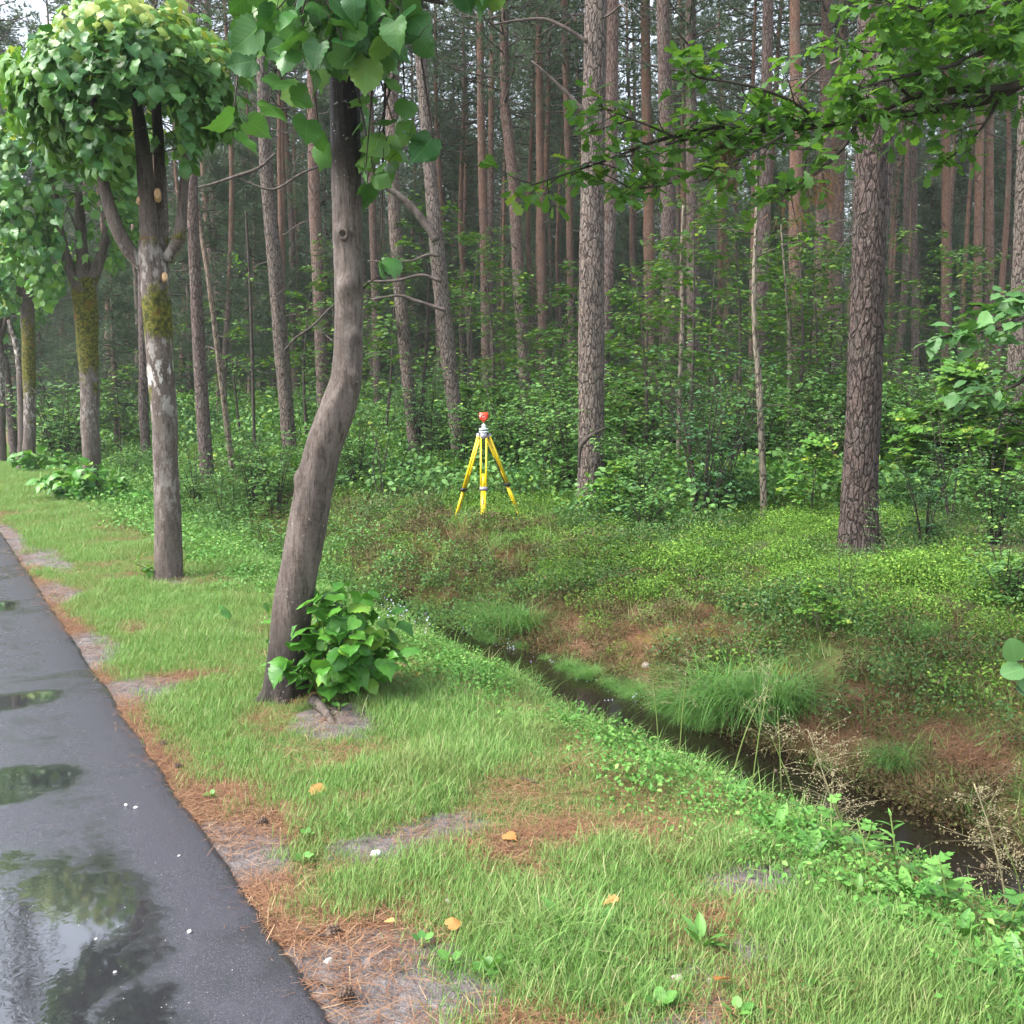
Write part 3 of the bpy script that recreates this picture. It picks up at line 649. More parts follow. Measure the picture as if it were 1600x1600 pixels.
instancer('bilberry_cover', bil, np.stack([x, y, H(x, y) - 0.02], 1), np.stack([rng.normal(size=len(x)) * 0.15, rng.normal(size=len(x)) * 0.15, rng.uniform(0, 6.3, len(x))], 1),
          rng.uniform(0.55, 1.2, len(x)) * (0.45 + 1.15 * fbm(x * 1.7, y * 1.7, 95, 3)) * np.clip(d / 12, 1, 2), np.where(fbm(x * 0.9, y * 0.9, 97, 3) + rng.normal(size=len(x)) * 0.1 > 0.58, 4, rng.integers(0, 4, len(x))), 'low bilberry cover on the far bank of the ditch', 'bilberry')
print('bilberry', len(x))
dry = [blade_tuft('dry_%d' % i, 34, 0.13, 0.05, 0.2, 0.0022, 1.0, 'dry_grass', 0.7) for i in range(2)] + [leaf_clump('heath', 260, 0.15, 0.17, 0.022, T_DIA, 'heather', 16, 0.3)] + [blade_tuft('moor_%d' % i, 50, 0.1, 0.05, 0.2, 0.0018, 0.9, 'grass', 0.6) for i in range(2)]
n = 12000
s = rng.uniform(-1, 30, n); t = np.where(rng.random(n) < .3, rng.normal(4.72, .12, n), rng.uniform(4.55, 7.6, n)); x, y = xy(s, t); d = np.hypot(x, y)
keep = (rng.random(n) < 0.62 * np.maximum(1 - sstep(6.2, 7.6, t), 0.6 * _pm(BANK_BARE, s, t)) * np.minimum(1, (9 / d) ** 1.2)) & in_view(x, y)
x, y, d = x[keep], y[keep], d[keep]
instancer('bank_grass', dry, np.stack([x, y, H(x, y) - 0.01], 1), np.stack([rng.normal(size=len(x)) * 0.2, rng.normal(size=len(x)) * 0.2, rng.uniform(0, 6.3, len(x))], 1),
          rng.uniform(0.6, 1.3, len(x)) * np.clip(d / 9, 1, 2), rng.choice(5, len(x), p=[.2, .2, .3, .15, .15]), 'dry brown and green wisps of grass on the ditch bank', 'dry grass')
herb = [leaf_clump('herb_a%d' % i, 170, 0.42, 0.6, 0.075, T_OVAL, 'shrub_leaf', 10) for i in range(3)] + \
       [leaf_clump('herb_b%d' % i, 120, 0.42, 0.55, 0.1, T_MAPLE if i else T_OVAL, 'bright_leaf', 8) for i in range(2)] + [leaf_clump('herb_c0', 200, 0.4, 0.5, 0.05, T_DIA, 'dark_leaf', 10)]
n = 24000
s = rng.uniform(-5, 100, n); t = 6.6 + 60 * rng.random(n) ** 1.25; x, y = xy(s, t); d = np.hypot(x, y)
keep = in_view(x, y, 3, 0.58) & (d < 95) & ~((np.abs(x + 0.4) < 1.3) & (y < 16.2)) & (rng.random(n) < np.where(y < 13.0, 0.0, 0.8) * np.where(t < 9, 0.5, 1) * np.minimum(1, (24 / d)) ** 0.6)
x, y, d = x[keep], y[keep], d[keep]
instancer('undergrowth', herb, np.stack([x, y, H(x, y) - 0.03], 1), np.stack([rng.normal(size=len(x)) * 0.15, rng.normal(size=len(x)) * 0.15, rng.uniform(0, 6.3, len(x))], 1),
          rng.uniform(0.6, 1.6, len(x)) * np.clip(d / 22, 1, 2.4), rng.choice(6, len(x), p=[.2, .2, .18, .1, .1, .22]), 'knee high leafy undergrowth between the pine trunks', 'undergrowth')
print('undergrowth', len(x))
# ------------------------------------------------------------------ lindens along the road
def px_path(pts, d, dz=None):
    return np.array([at(p[0], p[1], d if len(p) < 4 else p[3]) for p in pts]), np.array([p[2] / 2 * (d if len(p) < 4 else p[3]) / FPX for p in pts])
def linden_disp(flare, knots=()):
    sd0 = int(rng.integers(1000))
    def f(A, L, r):
        e = (fbm(np.cos(A) * 1.3 + 7, L * 2.2 + np.sin(A) * 1.3, sd0, 4) - 0.5) * 0.34 * r + (fbm(np.cos(A) * 5 + 3, L * 8 + np.sin(A) * 5, sd0 + 5, 3) - 0.5) * 0.1 * r
        if flare: e = e + r * flare * np.exp(-L / 0.13) * (0.55 + 0.45 * np.cos(A * 5 + 1.0))
        for (a0, l0, h, wd) in knots: e = e + h * np.exp(-(((A - a0 + math.pi) % (2 * math.pi) - math.pi) * r / wd) ** 2 - ((L - l0) / wd) ** 2)
        return e
    return f
def bark_attrs(V, moss, lich, wet):
    _, py = proj(V); return dict(moss=moss(py), lichen=lich(py), wet=wet(py))
def bump_at(c, hw): return lambda y: np.clip(1 - np.abs(y - c) / hw, 0, 1)
ZERO = lambda y: np.zeros_like(y)

def leaf_objects(part, base, meshes, P, D, N, S):
    Bs = basis(D, N)
    for i in range(len(P)):
        Mx = Matrix.Identity(4); b = Bs[i] * S[i]
        for r_ in range(3):
            for c_ in range(3): Mx[r_][c_] = b[r_, c_]
            Mx[r_][3] = P[i][r_] - base[r_]
        link('leaf', meshes[i % len(meshes)], part, None, Mx)
def leaf_meshes(Ts, mat, nm='leaf'): return [mesh_of(nm, T[0], T[1], None, True, [M[mat]]) for T in Ts]
LM_LINDEN = leaf_meshes(T_LINDEN, 'linden_leaf'); LM_YOUNG = leaf_meshes(T_LINDEN, 'young_leaf'); LM_SUCKER = leaf_meshes(T_LINDEN, 'sucker_leaf'); LM_OAK = leaf_meshes(T_OAK, 'oak_leaf')
def put_leaves(part, base, P, D, N, S, meshes, lowT, lowmat, cap=300, young=None):
    """the leaves that show largest as objects, the rest as one mass of the same part"""
    o = np.argsort(np.linalg.norm(P - CAM, axis=1) - S * 3)
    a, b = o[:cap], o[cap:]
    yg = np.zeros(len(a), bool)
    if young is not None: yg = rng.random(len(a)) < sstep(young - 0.25, young + 0.5, P[a][:, 2]) * 0.75
    leaf_objects(part, base, meshes, P[a[~yg]], D[a[~yg]], N[a[~yg]], S[a[~yg]])
    leaf_objects(part, base, LM_YOUNG, P[a[yg]], D[a[yg]], N[a[yg]], S[a[yg]] * 0.85)
    if len(b):
        V, F, k = scatter(lowT, P[b], D[b], N[b], S[b])
        tt = rng.random(len(b)) * 0.8
        if young is not None: tt = np.clip(tt + 0.5 * sstep(young - 0.25, young + 0.5, P[b][:, 2]), 0, 1)
        me = MB().add(V, F, tint=tt[k]).mesh('leaf_mass', M[lowmat], True, base)
        tag(link('leaf_mass', me, part), kind='stuff')
def crown_leaves(c, rad, n, size, inside, droop=0.7, shell=0.45):
    v = rdir(n * 3); r = (shell + (1 - shell) * rng.random(n * 3)) ** 0.8
    lump = 0.7 + 0.62 * fbm(v[:, 0] * 2.5 + 5, v[:, 1] * 2.5 + v[:, 2] * 2.1, 101)
    P = c + v * r[:, None] * lump[:, None] * rad
    px, py = proj(P); k = inside(px, py); P, v = P[k][:n], v[k][:n]; n = len(P)
    D = nrm(v * [1, 1, 0.3] + rng.normal(size=(n, 3)) * 0.5 + [0, 0, -droop]); N = nrm(v * 0.8 + [0, 0, 0.7] + rng.normal(size=(n, 3)) * 0.4)
    return P, D, N, size * rng.uniform(0.6, 1.2, n)
def crown_twigs(mb, frm, P, k, r0=0.012):
    for q in P[rng.choice(len(P), k)]:
        f = frm[rng.integers(len(frm))]
        mid = (f + q) / 2 + rng.normal(size=3) * 0.08
        V, F = tube([f, mid, q], [r0, r0 * 0.6, r0 * 0.25], 5, 6); mb.add(V, F)

LG = 'pollarded lindens along the road'
# nearest linden: bent trunk, crown reaching above the frame, suckers at its foot
b1 = ground(447, 1088); d1 = b1[1]
L1 = thing('linden_tree', b1, 'nearest linden with a bent bare trunk and big hanging leaves', 'tree', LG)
P, r = px_path([(440, 1112, 70), (447, 1085, 66), (452, 1000, 64), (458, 940, 64), (475, 850, 61), (490, 760, 57), (503, 700, 57), (524, 645, 54), (540, 590, 47), (545, 500, 44), (544, 400, 45), (541, 250, 46), (539, 130, 42), (538, 0, 40), (535, -200, 36)], d1)
V, F = tube(P, r, 40, 190, linden_disp(0.6, [(4.6, 2.35, 0.03, 0.05), (5.2, 2.1, 0.02, 0.035), (4.2, 2.62, 0.02, 0.04), (5.4, 1.9, 0.018, 0.03), (3.6, 1.3, 0.02, 0.05)]))
me = MB().add(V, F, **bark_attrs(V, lambda y: 0.28 * bump_at(660, 90)(y), lambda y: 0.1 * bump_at(450, 200)(y), lambda y: 1 - sstep(190, 380, y) + 0.75 * sstep(930, 1040, y))).mesh('trunk', M['linden_bark'], True, b1)  # the wet mask's upper end also carries painted crown shade
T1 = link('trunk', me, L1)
def knot(thing_, base, px, py, d, r_, tilt=0.0):
    p = at(px, py, d); V, F = lathe([(r_ * 0.25, 0.0), (r_ * 0.5, 0.004), (r_ * 0.75, 0.012), (r_, 0.016), (r_ * 1.2, 0.006), (r_ * 1.35, -0.015)], 14)
    V = V * (1 + 0.12 * np.sin(np.arctan2(V[:, 1], V[:, 0]) * 3)[:, None]); V = np.stack([V[:, 0], -V[:, 2], V[:, 1] * 1.15], 1) + p
    link('knot', MB().add(V, F).mesh('knot', M['linden_bark'], True, base), thing_)
for (kx, ky, kr) in ((537, 366, .022), (558, 534, .02), (559, 580, .011)):
    knot(L1, b1, kx, ky, d1 - 0.095 + (0.05 if kx > 555 else 0), kr)
top = at(537, -60, d1)
mb = MB(); frm = []
for k in range(9):
    a = k * 0.7 + 0.2; e = top + np.array([math.cos(a) * 0.75, math.sin(a) * 0.85, 0.45 + 0.4 * rng.random()])
    s0 = top + np.array([0, 0, -0.15 + 0.08 * k]); pts = [s0, s0 * 0.5 + e * 0.5 + [0, 0, 0.12], e]; V, F = tube(pts, [0.035, 0.022, 0.012], 7, 10); mb.add(V, F); frm += [pts[1], e]
def in1(px, py):
    lim = np.interp(px, [300, 330, 372, 385, 420, 450, 480, 520, 545, 580, 615, 650, 700, 760, 800], [-20, 15, 40, 190, 195, 150, 140, 110, 90, 130, 125, 60, 10, 25, -10])
    return py < lim
c1 = top + np.array([0.0, -0.25, 0.62]); P1 = crown_leaves(c1, np.array([1.15, 1.3, 0.95]), 1700, 0.13, in1, 0.8, 0.3)
# hanging shoots that show below the crown
man = [(388, 60, 4.6), (410, 20, 4.6), (445, 95, 4.5), (470, 60, 4.5), (500, 95, 4.4), (520, 105, 4.6), (545, 60, 4.8), (440, 150, 4.7), (400, 120, 4.7), (420, 185, 4.9), (455, 175, 4.9), (388, 215, 4.8), (365, 205, 4.6), (372, 235, 4.7),
       (480, 210, 5.2), (500, 230, 5.3), (515, 245, 5.4), (470, 165, 5.1), (590, 60, 4.7), (610, 105, 4.8), (575, 100, 5.1), (640, 50, 4.8), (655, 85, 4.7), (600, 150, 5.2), (575, 170, 5.4), (570, 210, 5.4), (590, 240, 5.3), (615, 215, 5.1),
       (640, 235, 5.0), (675, 240, 5.0), (680, 258, 5.1), (578, 260, 5.4), (585, 290, 5.4), (572, 310, 5.4), (600, 275, 5.3), (582, 330, 5.5), (595, 440, 5.3), (612, 425, 5.3), (720, 5, 4.9), (765, 25, 4.8), (780, 10, 4.8), (735, -10, 4.7),
       (425, 60, 4.9), (455, 20, 4.7), (480, 20, 4.4), (560, 20, 4.5), (620, 20, 4.7)]
man += [(rng.uniform(380, 645), rng.uniform(-30, 105), rng.uniform(4.35, 5.3)) for _ in range(75)] + [(rng.uniform(565, 640), rng.uniform(90, 300), rng.uniform(5.0, 5.6)) for _ in range(16)]; man += [(rng.uniform(480, 605), rng.uniform(40, 118), rng.uniform(4.5, 5.2)) for _ in range(26)]; nm = len(man); Pm = np.array([at(*q) for q in man]) + [0, 0, 0.07]; Dm = nrm(rng.normal(size=(nm, 3)) * [0.75, 0.6, 0.35] + [0, -0.1, -0.75]); Nm = nrm(rng.normal(size=(nm, 3)) * 0.65 + [0, -0.5, 0.55])
Sm = rng.uniform(0.1, 0.17, nm); Sm[30] *= 0.7
for q in range(nm):
    u0 = nrm(Pm[q] * 0 + [rng.normal() * .5, rng.normal() * .5, 1.0]); V, F = tube([Pm[q], Pm[q] + u0 * .03 + [0, 0, .01], Pm[q] + u0 * .07], [.0016, .0016, .002], 4, 4); mb.add(V, F)
V, F = tube([at(566, 452, d1), at(580, 440, 5.4), at(604, 424, 5.3), at(598, 436, 5.3)], [.005, .004, .003, .002], 5, 12); mb.add(V, F)
for q in range(0, nm, 3):
    f = top + rng.normal(size=3) * [0.25, 0.25, 0.2] + [0, 0, 0.1]; V, F = tube([f, (f + Pm[q]) / 2 + [0, 0, 0.1], Pm[q]], [0.012, 0.007, 0.003], 5, 8); mb.add(V, F)
crown_twigs(mb, frm, P1[0], 70, 0.008)
C1 = link('crown', mb.mesh('crown', M['twig'], True, b1), L1)
put_leaves(C1, b1, *[np.concatenate([a, b]) for a, b in zip((Pm, Dm, Nm, Sm), P1)], LM_LINDEN, T_LINDEN[1], 'linden_leaf_far')
def suckers(tree, base, cpx, cpy, dd, rad, n, size, nstem=9, hgt=0.5):
    c = ground(cpx, cpy) if dd is None else dd
    mb = MB(); P, D, N = [], [], []
    for k in range(nstem):
        a = rng.uniform(0, 6.3); q = np.sqrt(rng.random()) * rad
        b0 = c + np.array([math.cos(a) * q * 0.35, math.sin(a) * q * 0.35, 0.0]); b0[2] = H(b0[0], b0[1]) - 0.02
        e = c + np.array([math.cos(a) * q, math.sin(a) * q, 0]); e[2] = H(e[0], e[1]) + hgt * (1.05 - 0.6 * (q / rad) ** 2) * rng.uniform(0.55, 1.0)
        mid = (b0 + e) / 2 + [0, 0, 0.12 * hgt]
        V, F = tube([b0, mid, e], [0.006, 0.004, 0.002], 5, 8); mb.add(V, F)
        for u in np.linspace(0.25, 1.05, max(2, n // nstem)):
            p = b0 * (1 - u) ** 2 + 2 * mid * u * (1 - u) + e * u * u; out = nrm(p - c + rng.normal(size=3) * 0.12 * rad + [0, 0, 0.02])
            P.append(p + out * 0.05 * size / 0.12); D.append(out * [1, 1, 0.2] + rng.normal(size=3) * 0.5 + [0, 0, -0.25]); N.append(out * 0.7 + rng.normal(size=3) * 0.3 + [0, 0, 0.75])
    part = link('sucker_shoots', mb.mesh('sucker_shoots', M['green_stem'], True, base), tree)
    P, D, N = (np.array(a) for a in (P, D, N)); put_leaves(part, base, P, D, N, size * rng.uniform(0.6, 1.25, len(P)), LM_SUCKER, T_LINDEN_LOW, 'linden_leaf_far')
g1 = ground(528, 1085); suckers(L1, b1, 0, 0, g1 + [0, 0.05, 0], 0.36, 290, 0.11, 44, 0.6)
g1b = ground(428, 1070); suckers(L1, b1, 0, 0, g1b + [-0.02, -0.05, 0], 0.1, 14, 0.08, 3, 0.45)
V, F = tube([ground(490, 1100) + [0, 0, .02], ground(510, 1122) + [0, 0, .025], ground(530, 1140) + [0, 0, -.03]], [0.035, 0.022, 0.01], 8, 12, linden_disp(0))
tag(link('root', MB().add(V, F).mesh('root', M['linden_bark'], True, b1), L1))

# second linden: pollard head with four limbs and a round crown
def pollard(base_px, label, trunk, limbs, moss, lich, crown, nleaf, size, stubs=(), nseg=30, dd=None):
    b = ground(*base_px); d = b[1] if dd is None else dd; b[1] = d; b[2] = H(b[0], b[1])
    t = thing('linden_tree', b, label, 'tree', LG)
    P, r = px_path(trunk, d); V, F = tube(P, r, nseg, 120, linden_disp(0.22))
    link('trunk', MB().add(V, F, **bark_attrs(V, moss, lich, ZERO)).mesh('trunk', M['linden_bark'], True, b), t)
    frm = []
    for lb in limbs:
        P, r = px_path([(q[0], q[1], q[2], d + q[3]) for q in lb], d); V, F = tube(P, r, 14, 40, linden_disp(0))
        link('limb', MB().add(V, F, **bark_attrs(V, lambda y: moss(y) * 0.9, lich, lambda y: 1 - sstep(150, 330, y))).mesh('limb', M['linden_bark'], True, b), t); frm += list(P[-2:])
    for (sx, sy, sr, dx) in stubs:
        p = at(sx, sy, d - 0.085); ax = nrm(np.array([dx, -0.8, 0.25])); sd_ = nrm(np.cross(ax, [0, 0, 1])); up = np.cross(sd_, ax)
        V, F = lathe([(0.001, 0.006), (sr * 0.5, 0.007), (sr * 0.93, 0.006), (sr * 0.95, -0.002), (sr * 1.05, -0.07)], 18); V = V * [0.75, 1.25, 1]
        V = V[:, :1] * sd_ + V[:, 1:2] * up + V[:, 2:] * ax + p
        link('pruning_cut', MB().add(V, F).mesh('pruning_cut', M['cut_wood'], False, b), t)
    cx, cy_, rx, ry = crown; c = at(cx, cy_, d); rad = np.array([rx, (rx + ry) / 2, ry]) * d / FPX
    el = lambda px, py: ((px - cx) / rx) ** 2 + ((py - cy_) / ry) ** 2 < 1.0 + 1.3 * (fbm(px / 40, py / 40, 111, 3) - 0.45)
    ins = lambda px, py: el(px, py) & (fbm(px / 17, py / 17, 131, 2) > 0.3) & ~((np.abs(px - limbs[1][1][0] - 5) < rx * 0.24) & (py > cy_ + ry * 0.12) & (rng.random(px.shape) < 0.93))
    Pl = crown_leaves(c, rad, nleaf, size, ins, 0.8, 0.5)
    mb = MB(); crown_twigs(mb, np.array(frm), Pl[0], 26, 0.007)
    cr = link('crown', mb.mesh('crown', M['twig'], True, b), t)
    put_leaves(cr, b, *Pl, LM_LINDEN, T_LINDEN[int(rng.integers(4))], 'linden_leaf_far', young=float(c[2]) + 0.1 * rad[2])
    return t, b, d
L2, b2, d2 = pollard((263, 905), 'second linden with mossy trunk, fresh pruning cuts and a round leafy pollard head',
    [(265, 920, 44), (263, 898, 42), (262, 800, 40), (258, 700, 38), (253, 600, 40), (248, 520, 41), (243, 450, 43), (238, 400, 44), (236, 372, 34)],
    [[(226, 420, 20, 0), (200, 388, 22, -.05), (178, 345, 20, -.1), (163, 290, 17, -.1), (152, 210, 13, -.1), (142, 130, 9, -.1)],
     [(236, 390, 32, 0), (230, 320, 25, -.03), (224, 240, 22, -.08), (212, 160, 16, -.1), (198, 90, 10, -.1)],
     [(250, 395, 26, .1), (251, 300, 20, .15), (246, 200, 16, .15), (240, 100, 10, .15)],
     [(262, 405, 20, 0), (279, 375, 19, -.05), (286, 310, 14, -.05), (291, 230, 11, -.05), (292, 140, 8, -.05)]],
    lambda y: 0.85 * bump_at(495, 90)(y) + 0.5 * bump_at(620, 60)(y) + 0.6 * bump_at(370, 60)(y), lambda y: 0.9 * bump_at(590, 80)(y) + 0.5 * bump_at(420, 60)(y) + 0.25 * bump_at(760, 120)(y),
    (192, 134, 188, 142), 3700, 0.112, [(246, 302, .042, 0.25), (258, 432, .034, 0.55), (216, 313, .03, -0.5)])
P, r = px_path([(241, 893, 4), (225, 885, 3), (212, 882, 2)], d2 - .1)
mb = MB(); V, F = tube(P, r, 5, 8); mb.add(V, F); sk = link('sucker_shoots', mb.mesh('sucker_shoots', M['green_stem'], True, b2), L2)
leaf_objects(sk, b2, LM_SUCKER, P[[0, 1, 1, 2, 2]] + rng.normal(size=(5, 3)) * 0.02, rdir(5, -0.3), rdir(5, 1.5), np.full(5, 0.1))
L3, b3, d3 = pollard((146, 782), 'third linden with a green moss collar and leafy shoots round its foot',
    [(147, 800, 30), (146, 782, 28), (142, 700, 27), (139, 600, 28), (136, 520, 31), (132, 470, 35), (130, 435, 38)],
    [[(122, 450, 18, 0), (104, 405, 16, 0), (92, 350, 12, -.1), (86, 290, 8, -.1)], [(132, 445, 26, 0), (128, 380, 17, .05), (122, 300, 11, .1)], [(140, 450, 20, 0), (156, 405, 15, 0), (168, 345, 11, 0), (160, 260, 8, 0)]],
    lambda y: 1.0 * bump_at(520, 150)(y), lambda y: 0.3 * bump_at(640, 80)(y), (88, 255, 158, 195), 3800, 0.16)
suckers(L3, b3, 0, 0, np.array([b3[0] + 0.15, b3[1] - 0.2, b3[2]]), 1.05, 430, 0.17, 46, 0.62)
L4, b4, d4 = pollard((44, 737), 'fourth linden, mossy, with a thinner stem close beside it',
    [(44, 748, 21), (44, 735, 19), (47, 650, 18), (45, 560, 19), (43, 500, 20), (42, 465, 22)],
    [[(38, 470, 12, 0), (25, 430, 10, 0), (15, 390, 6, 0)], [(42, 470, 14, 0), (42, 420, 10, .1), (40, 370, 6, .1)], [(48, 470, 12, 0), (60, 430, 9, 0), (68, 390, 6, 0)]],
    lambda y: 0.9 * bump_at(570, 130)(y), lambda y: 0.7 * bump_at(620, 70)(y), (38, 420, 72, 62), 1100, 0.16, nseg=18)
suckers(L4, b4, 0, 0, np.array([b4[0] + 0.75, b4[1] - 0.5, b4[2]]), 1.05, 260, 0.19, 36, 0.55)
P, r = px_path([(32, 742, 13), (34, 690, 12), (32, 600, 10), (26, 545, 8), (14, 500, 6)], d4 + .3); V, F = tube(P, r, 12, 40, linden_disp(0.2))
link('side_stem', MB().add(V, F, **bark_attrs(V, ZERO, bump_at(540, 60), ZERO)).mesh('side_stem', M['linden_bark'], True, b4), L4)
L5, b5, d5 = pollard((2, 722), 'farthest linden cut by the left edge of the photo',
    [(2, 732, 16), (2, 718, 15), (1, 640, 13), (0, 560, 13), (-2, 520, 14)],
    [[(-4, 525, 9, 0), (-14, 490, 7, 0), (-20, 460, 4, 0)], [(-2, 525, 10, 0), (-2, 480, 7, 0), (0, 440, 4, 0)], [(2, 525, 9, 0), (12, 490, 6, 0), (16, 460, 4, 0)]],
    ZERO, bump_at(600, 60), (0, 490, 62, 46), 700, 0.17, nseg=16)

# ------------------------------------------------------------------ pines
def bark_disp(depth, cell_w, cell_h, circ):
    sd0 = int(rng.integers(1000)); nu = max(6, int(circ / cell_w))
    def f(A, L, r):
        u = A / (2 * math.pi) * nu; v = L / cell_h
        u = u + (fbm(np.cos(A) * 3 + 5, L * 6 + np.sin(A) * 3, sd0, 3) - 0.5) * 1.3; v = v + (fbm(np.cos(A) * 3, L * 5 + np.sin(A) * 3, sd0 + 9, 3) - 0.5) * 0.8
        iu, iv = np.floor(u), np.floor(v); f1 = np.full(u.shape, 9.0); f2 = f1.copy(); hgt = np.zeros(u.shape)
        for du in (-1, 0, 1):
            for dv in (-1, 0, 1):
                cu, cv = iu + du, iv + dv; cw = np.mod(cu, nu)
                d = np.hypot(cu + 0.15 + 0.7 * _hash(cw, cv, sd0) - u, cv + 0.15 + 0.7 * _hash(cw, cv, sd0 + 3) - v)
                h = _hash(cw, cv, sd0 + 7); near = d < f1
                f2 = np.where(near, f1, np.minimum(f2, d)); hgt = np.where(near, h, hgt); f1 = np.where(near, d, f1)
        e = sstep(0.0, 0.34, f2 - f1); f.crack = 1 - e
        return depth * (e - 1) + depth * 0.5 * (hgt - 0.5) * e + (fbm(np.cos(A) * 1.2, L * 1.5 + np.sin(A), sd0 + 2, 3) - 0.5) * 0.16 * r + r * 0.25 * np.exp(-L / 0.22)
    return f
T_TUFT = []
for _ in range(3):
    k = 16; dd = rdir(k, 0.0); dd[:, 1] = np.abs(dd[:, 1]) + 0.25; dd = nrm(dd); sd_ = nrm(np.cross(dd, rdir(k))) * 0.035
    V = np.stack([-sd_, sd_, dd * rng.uniform(0.6, 1, (k, 1))], 1).reshape(-1, 3); T_TUFT.append((V, np.arange(k * 3).reshape(-1, 3)))
def pine_crown(name, z0, z1, rmax, nbr, tufts, size, droop=0.0, dead=0):
    mb = MB(); P, D = [], []
    for k in range(nbr):
        u = (k + rng.random()) / nbr; z = z0 + (z1 - z0) * u; a = rng.uniform(0, 6.3); L = rmax * (1 - 0.75 * u ** 1.6) * rng.uniform(0.55, 1.1)
        o = np.array([math.cos(a), math.sin(a), 0]); pts = [[0, 0, z], o * L * 0.5 + [0, 0, z + (0.1 - droop) * L], o * L + [0, 0, z + (0.35 - droop * 1.6) * L]]
        V, F = tube(pts, [0.035, 0.02, 0.008], 4, 5); mb.add(V, F, 1)
        Pq, uq = smooth_path(pts, 12); m = tufts
        q = Pq[rng.integers(3, 12, m)] + rng.normal(size=(m, 3)) * [0.16, 0.16, 0.12] * L ** 0.5 * 1.3; P.append(q); D.append(nrm(o + rng.normal(size=(m, 3)) * 0.55 + [0, 0, 0.55]))
    P, D = np.concatenate(P), np.concatenate(D); g = rng.integers(0, 3, len(P))
    for i in range(3):
        s_ = g == i; V, F, k = scatter(T_TUFT[i], P[s_], D[s_], rdir(s_.sum()), size * rng.uniform(0.6, 1.2, s_.sum())); mb.add(V, F, 0, tint=rng.random(s_.sum())[k])
    return mb.mesh(name, [M['needle'], M['dead_twig']])
CROWN = [pine_crown('crown', z0, z1, rm, int(nb * 0.9), 19, 0.26) for z0, z1, rm, nb in ((11.5, 21, 2.6, 70), (12.5, 22, 2.3, 62), (10.5, 20.5, 2.9, 76), (13, 22, 2.2, 58), (9.5, 20, 2.6, 80))]
YOUNG = [pine_crown('crown', 1.2, 8.2, 1.9, 80, 46, 0.2, 0.12), pine_crown('crown', 2.2, 10.0, 2.1, 84, 46, 0.2, 0.22), pine_crown('crown', 0.5, 6.0, 1.6, 70, 40, 0.18, 0.1)]
def dead_branch_mesh(L, kink):
    mb = MB(); o = np.array([1.0, 0, 0]); pts = [np.zeros(3)]; p = np.zeros(3); dr = np.array([1, 0, 0.15])
    for k in range(5): dr = nrm(dr + rng.normal(size=3) * kink * [0.4, 1, 1]); p = p + dr * L / 5; pts.append(p.copy())
    V, F = tube(pts, np.linspace(0.02, 0.005, 6) * (0.6 + 0.3 * L), 5, 12); mb.add(V, F)
    for k in range(6):
        b = pts[rng.integers(2, 6)]; e = b + nrm(rng.normal(size=3) + [0.9, 0, 0]) * L * rng.uniform(0.15, 0.35); V, F = tube([b, (b + e) / 2 + rng.normal(size=3) * 0.04, e], [0.006, 0.005, 0.003], 3, 4); mb.add(V, F)
    return mb.mesh('dead_branch', M['dead_twig'], True)
DEAD = [dead_branch_mesh(L, k) for L, k in ((0.9, .25), (1.5, .3), (2.1, .28), (1.2, .5), (0.45, .2), (1.8, .4))]
def dead_branches(t, r_at, n, z0, z1, big=1.0):
    for k in range(n):
        z = z0 + (z1 - z0) * (k + rng.random()) / n; a = rng.uniform(0, 6.3); c, r0 = r_at(z); s_ = big * rng.uniform(0.6, 1.15)
        Mx = Matrix.Translation(Vector(c) + Vector((math.cos(a), math.sin(a), 0)) * r0 * 0.7) @ Matrix.Rotation(a, 4, 'Z') @ Matrix.Rotation(rng.uniform(-0.35, 0.5), 4, 'Y') @ Matrix.Scale(s_, 4)
        link('dead_branch', DEAD[rng.integers(len(DEAD))], t, None, Mx)
